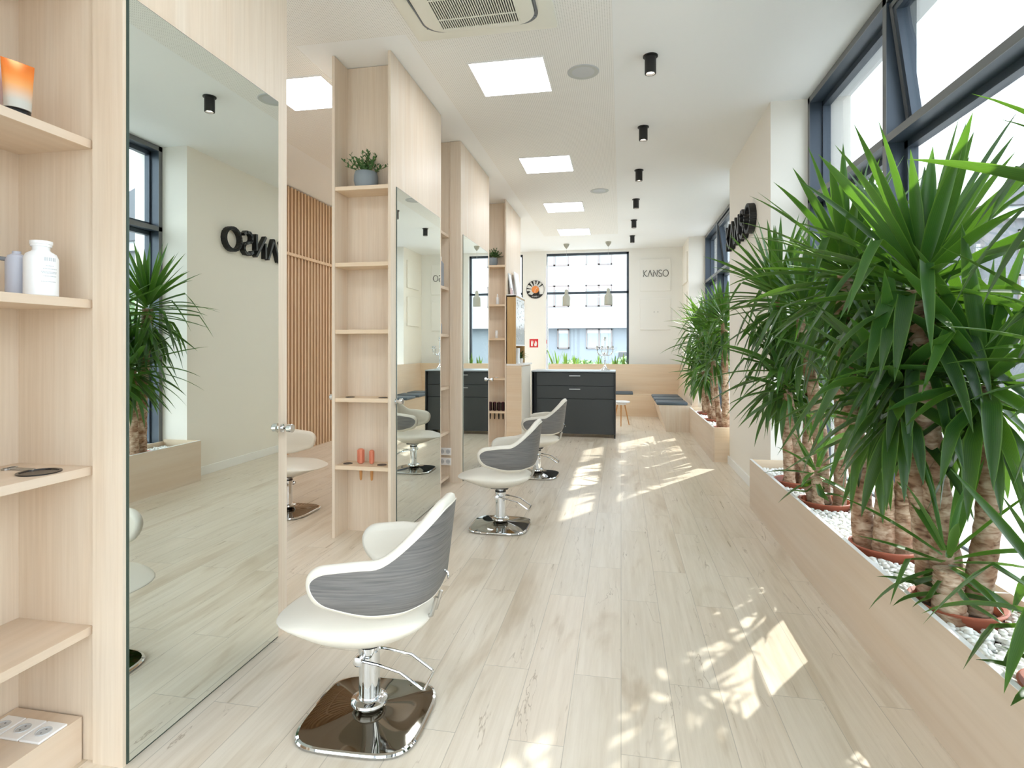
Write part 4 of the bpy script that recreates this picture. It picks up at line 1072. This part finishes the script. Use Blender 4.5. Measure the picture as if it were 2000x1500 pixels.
def yucca(cx_, cy_, label, canes, seed, holes, group, pr=0.165):
    """canes: (path points, radius, leaf count, leaf length, leaf width)"""
    t = thing('yucca', label, 'yucca', (cx_, cy_, 0.345), group)
    MB().lathe([(pr-0.03, 0.3455), (pr-0.012, 0.40), (pr, 0.402), (pr+0.004, 0.410), (pr-0.002, 0.414), (pr-0.016, 0.408), (pr-0.03, 0.37)], (cx_, cy_, 0), 40).build('pot', TERRA, t, SM)
    MB().lathe([(0, 0.3457), (pr-0.031, 0.3457), (pr-0.031, 0.372), (0, 0.378)], (cx_, cy_, 0), 30).build('soil', SOIL, t)
    holes.append((cx_, cy_, pr))
    rnd = random.Random(seed)
    for k, (pts, r, nL, L, W) in enumerate(canes):
        pts = [Vector(p) for p in pts]; fine = []; rr = []
        n = 34
        for i in range(n+1):
            s = i/n*(len(pts)-1); j = min(int(s), len(pts)-2); f = s-j
            p0 = pts[max(j-1, 0)]; p1 = pts[j]; p2 = pts[j+1]; p3 = pts[min(j+2, len(pts)-1)]
            p = 0.5*((2*p1)+(p2-p0)*f+(2*p0-5*p1+4*p2-p3)*f*f+(3*p1-p0-3*p2+p3)*f**3)
            fine.append(p); q_ = i/n
            rr.append(r*(1.12-0.25*min(1, q_*2.2)+(0.08 if i < 2 else 0))*(1+0.05*math.sin(i*2.1+k)+rnd.uniform(-.03, .03)))
        q = MB(); q.tube(fine, rr, 16); tr = q.build('trunk', BARK, t, math.radians(80))
        if nL:
            ax = (fine[-1]-fine[-5]).normalized()+Vector((0, 0, 0.5))
            rosette('foliage', fine[-1], ax, int(nL*(1.45 if nL > 30 else 1.1)), L, W*1.22, t, seed*13+k, skirt=(0.28 if pts[-1].z > 1.4 else 0.12) if nL > 30 else 0.04)
    return t
G1 = 'yuccas in the long planter'
yucca(1.365, 4.88, 'tall two-trunked yucca, farthest in the long planter, next to the pillar', [
    ([(1.34, 4.92, .36), (1.33, 4.93, .9), (1.28, 4.92, 1.45), (1.23, 4.90, 1.84)], .055, 74, .56, .038),
    ([(1.42, 4.84, .36), (1.44, 4.83, .8), (1.45, 4.80, 1.20)], .050, 44, .44, .034),
    ([(1.30, 4.82, .36), (1.26, 4.76, .8), (1.21, 4.70, 1.26)], .040, 44, .54, .034)], 11, HOLES1, G1)
yucca(1.375, 4.27, 'yucca with a low leafy shoot, second from the pillar in the long planter', [
    ([(1.38, 4.33, .36), (1.37, 4.37, .9), (1.29, 4.41, 1.45), (1.27, 4.41, 1.72)], .048, 46, .48, .038),
    ([(1.46, 4.25, .36), (1.47, 4.27, .9), (1.46, 4.29, 1.78)], .040, 28, .44, .036),
    ([(1.31, 4.20, .36), (1.30, 4.19, .50), (1.29, 4.17, .58)], .038, 18, .32, .034),
    ([(1.33, 4.35, .36), (1.25, 4.45, .75), (1.20, 4.51, 1.12)], .034, 22, .40, .034)], 12, HOLES1, G1)
yucca(1.375, 3.36, 'broad yucca with three stout trunks in the middle of the long planter', [
    ([(1.30, 3.42, .36), (1.27, 3.45, .9), (1.20, 3.44, 1.5), (1.21, 3.42, 1.86)], .052, 70, .56, .042),
    ([(1.36, 3.34, .36), (1.36, 3.33, .72), (1.30, 3.28, 1.02)], .050, 27, .46, .044),
    ([(1.44, 3.34, .36), (1.46, 3.33, .9), (1.42, 3.38, 1.60)], .052, 54, .50, .042)], 13, HOLES1, G1)
yucca(1.355, 2.66, 'largest yucca in the long planter, thick leaning trunk and a leafy stub at its foot', [
    ([(1.36, 2.72, .36), (1.33, 2.74, .75), (1.28, 2.75, 1.2), (1.26, 2.74, 1.70)], .060, 78, .60, .050),
    ([(1.31, 2.76, .36), (1.27, 2.78, .8), (1.20, 2.82, 1.25)], .046, 50, .52, .046),
    ([(1.29, 2.58, .36), (1.28, 2.57, .50), (1.28, 2.57, .57)], .058, 26, .34, .030),
    ([(1.42, 2.66, .36), (1.46, 2.64, .8), (1.44, 2.62, 1.30)], .050, 46, .52, .048)], 14, HOLES1, G1)
yucca(1.375, 2.00, 'nearest yucca in the long planter, mostly beyond the right edge of the frame', [
    ([(1.40, 2.04, .36), (1.41, 2.03, .9), (1.43, 1.97, 1.5), (1.43, 1.90, 1.84)], .055, 52, .47, .046),
    ([(1.45, 1.94, .36), (1.46, 1.92, .9), (1.41, 1.88, 1.34)], .050, 36, .46, .048),
    ([(1.31, 1.93, .36), (1.29, 1.93, .50), (1.285, 1.94, .63)], .045, 27, .38, .040)], 15, HOLES1, G1)
G2 = 'yuccas in the far planter'
yucca(1.375, 8.02, 'yucca nearest the pillar in the far planter', [
    ([(1.36, 7.98, .36), (1.35, 7.97, 1.0), (1.34, 7.98, 1.78)], .052, 60, .52, .040),
    ([(1.30, 8.06, .36), (1.26, 8.08, .8), (1.22, 8.10, 1.28)], .038, 30, .46, .038)], 16, HOLES2, G2)
yucca(1.375, 8.86, 'middle yucca in the far planter', [
    ([(1.36, 8.84, .36), (1.33, 8.83, 1.0), (1.30, 8.84, 1.70)], .050, 60, .54, .040),
    ([(1.33, 8.95, .36), (1.26, 8.96, .7), (1.22, 8.96, 1.10)], .042, 46, .46, .038)], 17, HOLES2, G2)
yucca(1.375, 9.72, 'farthest yucca in the far planter, beside the bench', [
    ([(1.36, 9.70, .36), (1.30, 9.68, 1.0), (1.26, 9.66, 1.62)], .050, 62, .56, .042),
    ([(1.35, 9.80, .36), (1.32, 9.82, .7), (1.26, 9.82, 1.04)], .042, 46, .46, .040)], 18, HOLES2, G2)
pebbles(0.22, 5.51, HOLES1, 'bed of white marble pebbles in the long planter', 5, 0.034)
pebbles(7.69, 10.19, HOLES2, 'bed of white marble pebbles in the far planter', 6, 0.040)

# sansevierias on the far ledge
words2 = ('leftmost, tallest one', 'second from the left', 'third from the left', 'the smallest one', 'right of the middle', 'second from the right', 'rightmost')
for i, (x, n, L) in enumerate(((-1.46, 9, .46), (-1.24, 7, .36), (-1.00, 6, .30), (-0.80, 4, .18), (-0.46, 7, .34), (-0.12, 7, .26), (0.08, 7, .34))):
    t = thing('snake_plant', 'snake plant with yellow-edged leaves on the far window ledge, '+words2[i], 'snake plant', (x, 12.97, 1.03), 'snake plants on the window ledge')
    rnd = random.Random(40+i); V, F, U = [], [], []
    for k in range(n):
        a = rnd.random()*2*PI; tilt = rnd.uniform(.06, .42)
        d = Vector((math.cos(a)*tilt, math.sin(a)*tilt*0.35, 1))
        blade(V, F, U, (x+rnd.uniform(-.05, .05), 12.97+rnd.uniform(-.03, .03), 1.0305), d, L*rnd.uniform(.55, 1.05), 0.034, 0.02, rnd.random(), rnd.uniform(-1.4, 1.4), None, 6, .15)
    me = bpy.data.meshes.new('leaves'); me.from_pydata([tuple(Vector(v)-Vector((x, 12.97, 1.03))) for v in V], [], F)
    ul = me.uv_layers.new(name='UVMap')
    for p in me.polygons:
        p.use_smooth = True
        for li in p.loop_indices: ul.data[li].uv = U[me.loops[li].vertex_index]
    me.materials.append(SLEAF); o = bpy.data.objects.new('leaves', me); COL.objects.link(o); o.parent = t

# small plant beside the display cabinet
pt = thing('trailing_plant', 'small trailing green plant behind the display cabinet by the red sign', 'potted plant', (-1.60, 9.16, 1.216))

# ------------------------------------------------------------ outside
PAVE = mat('pavement', (160, 160, 160), 0.8, bump=0.1, bscale=30)
ROAD = mat('asphalt', (90, 91, 94), 0.85, bump=0.1, bscale=60)
def hedge_mat(name, c1, c2):
    m = mat(name, c1, 0.7); nt = m.node_tree; b = nt.nodes['Principled BSDF']
    tc = N(nt, 'TexCoord'); n1 = N(nt, 'TexNoise'); n1.inputs['Scale'].default_value = 5; nt.links.new(tc.outputs['Object'], n1.inputs['Vector'])
    nt.links.new(ramp(nt, n1.outputs['Fac'], [(0.35, srgb(*c1)), (0.65, srgb(*c2))]), b.inputs['Base Color']); return m
BUSH = hedge_mat('bush_leaves', (74, 112, 70), (130, 160, 104))
RENDER = mat('white_render', (226, 228, 230), 0.8)
HOUSEM = mat('pale_grey_house_render', (132, 133, 138), 0.8)
RENDG = mat('grey_render', (150, 158, 164), 0.8)
GLASSD = mat('dark_window_glass', (168, 180, 184), 0.15)
FRAMEB = mat('brown_window_frame', (150, 138, 134), 0.5)
ROOFM = mat('grey_roof_tiles', (112, 114, 120), 0.8)
CARD = mat('car_paint_grey_blue', (96, 108, 122), 0.25, 0.3)
CARW = mat('car_paint_silver', (196, 200, 206), 0.25, 0.3)
struct(MB().box(-60, 90, -50, 90, -0.35, -0.15).build('ground', PAVE))
struct(MB().box(5.5, 60, -50, 70, -0.1499, -0.14).build('road', ROAD))
q = MB()
for k in range(14): q.box(9.4, 9.55, -10+k*5, -7+k*5, -0.1399, -0.136)
q.box(5.5, 5.62, -30, 60, -0.1399, -0.03)
struct(q.build('road_marking', WPAINT))
def facade(root, wins, y, proud=0.12):
    for (x0, x1, z0, z1, kind) in wins:
        q = MB(); w = 0.09
        q.box(x0, x1, y-proud, y+0.05, z0, z0+w); q.box(x0, x1, y-proud, y+0.05, z1-w, z1); q.box(x0, x0+w, y-proud, y+0.05, z0, z1); q.box(x1-w, x1, y-proud, y+0.05, z0, z1)
        if x1-x0 > 1.3: q.box((x0+x1)/2-0.07, (x0+x1)/2+0.07, y-proud, y+0.05, z0, z1)
        f = q.build('window', FRAMEB, root)
        MB().box(x0+w, x1-w, y-0.05, y-0.02, z0+w, z1-w).build('pane', GLASSD, f)
        MB().box(x0+w, x1-w, y-0.09, y-0.06, z1-w-0.22, z1-w).build('roller_blind', RENDER, f)
YB2 = 40.0
b1 = thing('apartment_building', 'white rendered apartment building across the street, seen through the far window', 'building', (-2, 44, 0))
MB().box(-16, 14, YB2+0.8, 52, -0.15, 2.85).build('ground_floor_wall', RENDG, b1)
MB().box(-16, 14, YB2, 52, 2.85, 13.5).build('upper_wall', RENDER, b1)
MB().box(-16.3, 14.3, YB2-0.3, 52.3, 13.5, 13.9).build('roof', ROOFM, b1)
wn_ = []
for zf in (4.32, 7.18, 10.1):
    for (xa, xb) in ((-9.5, -7.7), (-5.6, -3.55), (-2.42, -0.60), (4.2, 6.0), (8, 9.8)): wn_.append((xa, xb, zf, zf+1.5, 0))
facade(b1, wn_, YB2)
facade(b1, [(xa, xb, 1.42, 2.80, 0) for (xa, xb) in ((-9.5, -7.7), (-4.45, -3.60), (-2.42, -0.60), (4.2, 6.0), (8, 9.8))], YB2+0.8)
def bush(c, r, label, seed, n=900, leaf=0.16):
    rnd = random.Random(seed); V, F = [], []; bl = [(rnd.uniform(-1, 1)*r[0]*.55, rnd.uniform(-1, 1)*r[1]*.5, rnd.uniform(.35, .8)*r[2], rnd.uniform(.4, .6)) for _ in range(7)]
    for i in range(n):
        bx, by, bz, br_ = rnd.choice(bl); v = Vector((rnd.gauss(0, 1), rnd.gauss(0, 1), rnd.gauss(0, 1))).normalized()
        p = Vector((bx+v.x*r[0]*br_, by+v.y*r[1]*br_, max(0.02, bz+v.z*r[2]*br_*.9)))
        a = Vector((rnd.gauss(0, 1), rnd.gauss(0, 1), rnd.gauss(0, 1))).normalized(); bb_ = a.orthogonal().normalized()
        k = len(V); V += [tuple(p-a*leaf), tuple(p+bb_*leaf*.45), tuple(p+a*leaf), tuple(p-bb_*leaf*.45)]; F.append((k, k+1, k+2, k+3))
    me = bpy.data.meshes.new('bush'); me.from_pydata(V, [], F); me.materials.append(BUSH)
    t = thing('bush', label, 'bush', c)
    o = bpy.data.objects.new('foliage', me); COL.objects.link(o); o.parent = t
    q = MB()
    for i in range(5): q.tube([(c[0], c[1], c[2]), (c[0]+rnd.uniform(-.4, .4)*r[0], c[1]+rnd.uniform(-.4, .4)*r[1], c[2]+r[2]*.8)], [0.05, 0.015], 6)
    q.build('stems', BARK, t)
bush((-1.1, 22, -0.15), (1.2, .8, .95), 'low rounded green bush outside the far window, in its middle', 1)
bush((0.35, 24, -0.15), (1.0, .8, 1.0), 'low rounded green bush outside the far window, behind the candelabrum', 2)
bush((-2.9, 24, -0.15), (1.1, .8, .8), 'low rounded green bush outside the far window, near its left edge', 3)
def car(c, rz, paint, label, L=4.3):
    t = thing('parked_car', label, 'car', c)
    side = [(-2.15, .35), (-2.12, .72), (-1.9, .86), (-1.15, .95), (-0.55, 1.42), (0.75, 1.46), (1.45, 1.0), (2.02, .86), (2.15, .6), (2.13, .32)]
    q = MB(); q.prism([(x, -0.86, z) for x, z in side], (0, 1.72, 0), 0.06)
    q.build('body', paint, t, SM, loc=(0, 0, 0))
    q = MB(); q.prism([(-0.98, -0.875, .97), (-0.52, -0.80, 1.36), (0.70, -0.80, 1.39), (1.22, -0.875, 1.0)], (0, 0.02, 0)); q.prism([(-0.98, 0.855, .97), (-0.52, 0.78, 1.36), (0.70, 0.78, 1.39), (1.22, 0.855, 1.0)], (0, 0.02, 0))
    q.prism([(-1.14, -0.7, .985), (-0.60, -0.66, 1.40), (-0.60, 0.66, 1.40), (-1.14, 0.7, .985)], (-0.02, 0, 0.02)); q.prism([(1.40, -0.7, 1.045), (0.82, -0.66, 1.44), (0.82, 0.66, 1.44), (1.40, 0.7, 1.045)], (0.02, 0, 0.02))
    q.build('windows', BLACKP, t, loc=(0, 0, 0))
    M = Matrix.Rotation(PI/2, 4, 'X')
    for wx in (-1.35, 1.32):
        for wy in (-0.86, 0.70):
            q = MB(); q.lathe([(0.18, -0.16), (0.30, -0.16), (0.32, -0.13), (0.32, -0.02), (0.30, 0), (0.18, 0)], (wx, wy, 0.32), 24, M); w = q.build('wheel', BLACK, t, SM, loc=(0, 0, 0))
    q = MB()
    for wx in (-1.35, 1.32):
        for wy in (-0.87, 0.87): q.lathe([(0.0, -0.012), (0.19, -0.012), (0.19, 0.012), (0, 0.012)], (wx, wy, 0.32), 20, M)
    q.build('hubcaps', STEEL, t, loc=(0, 0, 0))
    q = MB(); q.box(-2.16, -2.08, -0.8, -0.45, 0.62, 0.78, 0.02); q.box(-2.16, -2.08, 0.45, 0.8, 0.62, 0.78, 0.02); q.build('lamps', WPAINT, t, loc=(0, 0, 0))
    t.rotation_euler = (0, 0, math.radians(rz))
    return t
car((0.55, 27, -0.15), 90, CARD, 'dark grey-blue car parked outside the right edge of the far window')
car((13.4, 27.5, -0.14), 55, CARW, 'silver car parked across the road, seen between the yucca leaves, nearer one')
car((19.5, 30.5, -0.14), 60, CARD, 'grey-blue car parked farther across the road, behind the yucca leaves')
# gabled house across the road
b2 = thing('gabled_house', 'pale house with a grey gabled roof across the road on the right', 'building', (27, 44, -0.15))
MB().box(21, 40, 38, 52, -0.15, 9.6).build('walls', HOUSEM, b2)
q = MB(); q.prism([(20.2, 37.3, 9.6), (41, 37.3, 9.6), (30.6, 37.3, 14.6)], (0, 15.5, 0)); q.build('roof', ROOFM, b2)
MB().box(20.6, 40.4, 37.6, 38.0, 8.9, 9.6).build('cornice', RENDER, b2)
for zf in (1.2, 4.0, 6.6): facade(b2, [(22.5+4*k, 24.2+4*k, zf, zf+1.7, 0) for k in range(4)], 38.0)
b3 = thing('long_building', 'pale long building across the road behind the parked cars', 'building', (50, 20, -0.15))
MB().box(46, 60, -20, 34, -0.15, 8.0).build('walls', HOUSEM, b3)
MB().box(45.6, 60.4, -20.4, 34.4, 8.0, 8.5).build('roof', ROOFM, b3)
q = MB()
for k in range(12): q.box(45.92, 46.02, -16+4*k, -14.4+4*k, 1.2, 2.8); q.box(45.92, 46.02, -16+4*k, -14.4+4*k, 4.6, 6.2)
q.build('windows', GLASSD, b3)
bush((16.5, 24, -0.15), (2.2, 2.0, 3.4), 'tall green bush across the road near the right edge of the frame', 4, 2600, .2)
bush((21.0, 25, -0.15), (2.4, 2.2, 3.9), 'taller green bush across the road beyond the right edge', 7, 2600, .2)
bush((11.5, 31.0, -0.15), (1.8, 1.5, 2.4), 'green bush across the road behind the yucca trunks', 8, 1800, .2)
# strip of white gravel along the shop window
def gravel():
    m = mat('white_gravel', (206, 208, 208), 0.9, bump=1.0, bscale=22); nt = m.node_tree; b = nt.nodes['Principled BSDF']
    tc = N(nt, 'TexCoord'); v = N(nt, 'TexVoronoi'); v.inputs['Scale'].default_value = 20; nt.links.new(tc.outputs['Object'], v.inputs['Vector'])
    nt.links.new(ramp(nt, v.outputs['Distance'], [(0.2, srgb(176, 178, 178)), (0.7, srgb(110, 112, 114))]), b.inputs['Base Color']); return m
tag(MB().box(2.03, 3.3, -4, 13, -0.1499, -0.06).build("gravel_strip", gravel()), 'strip of white gravel outside along the shop window', 'gravel', None, 'stuff')

# leaves of the small trailing plant
MB().lathe([(0.03, 0), (0.036, 0.003), (0.042, 0.07), (0.038, 0.07)], (-1.60, 9.16, 1.2155), 20).build('pot', WPAINT, pt, SM)
q = MB(); rnd = random.Random(9)
for i in range(40):
    a = rnd.random()*2*PI; p = Vector((-1.60, 9.16, 1.28+0.05*rnd.random()))
    leafy(q.bm, p, (math.cos(a), math.sin(a), rnd.uniform(0.3, 2.2)), rnd.uniform(.07, .17), .03, Vector((0, 0, 1)), .9, 4)
q.build('foliage', LEAFG, pt, SM, weld=False)
for o in list(bpy.data.objects):
    if '_o' in o: del o['_o']
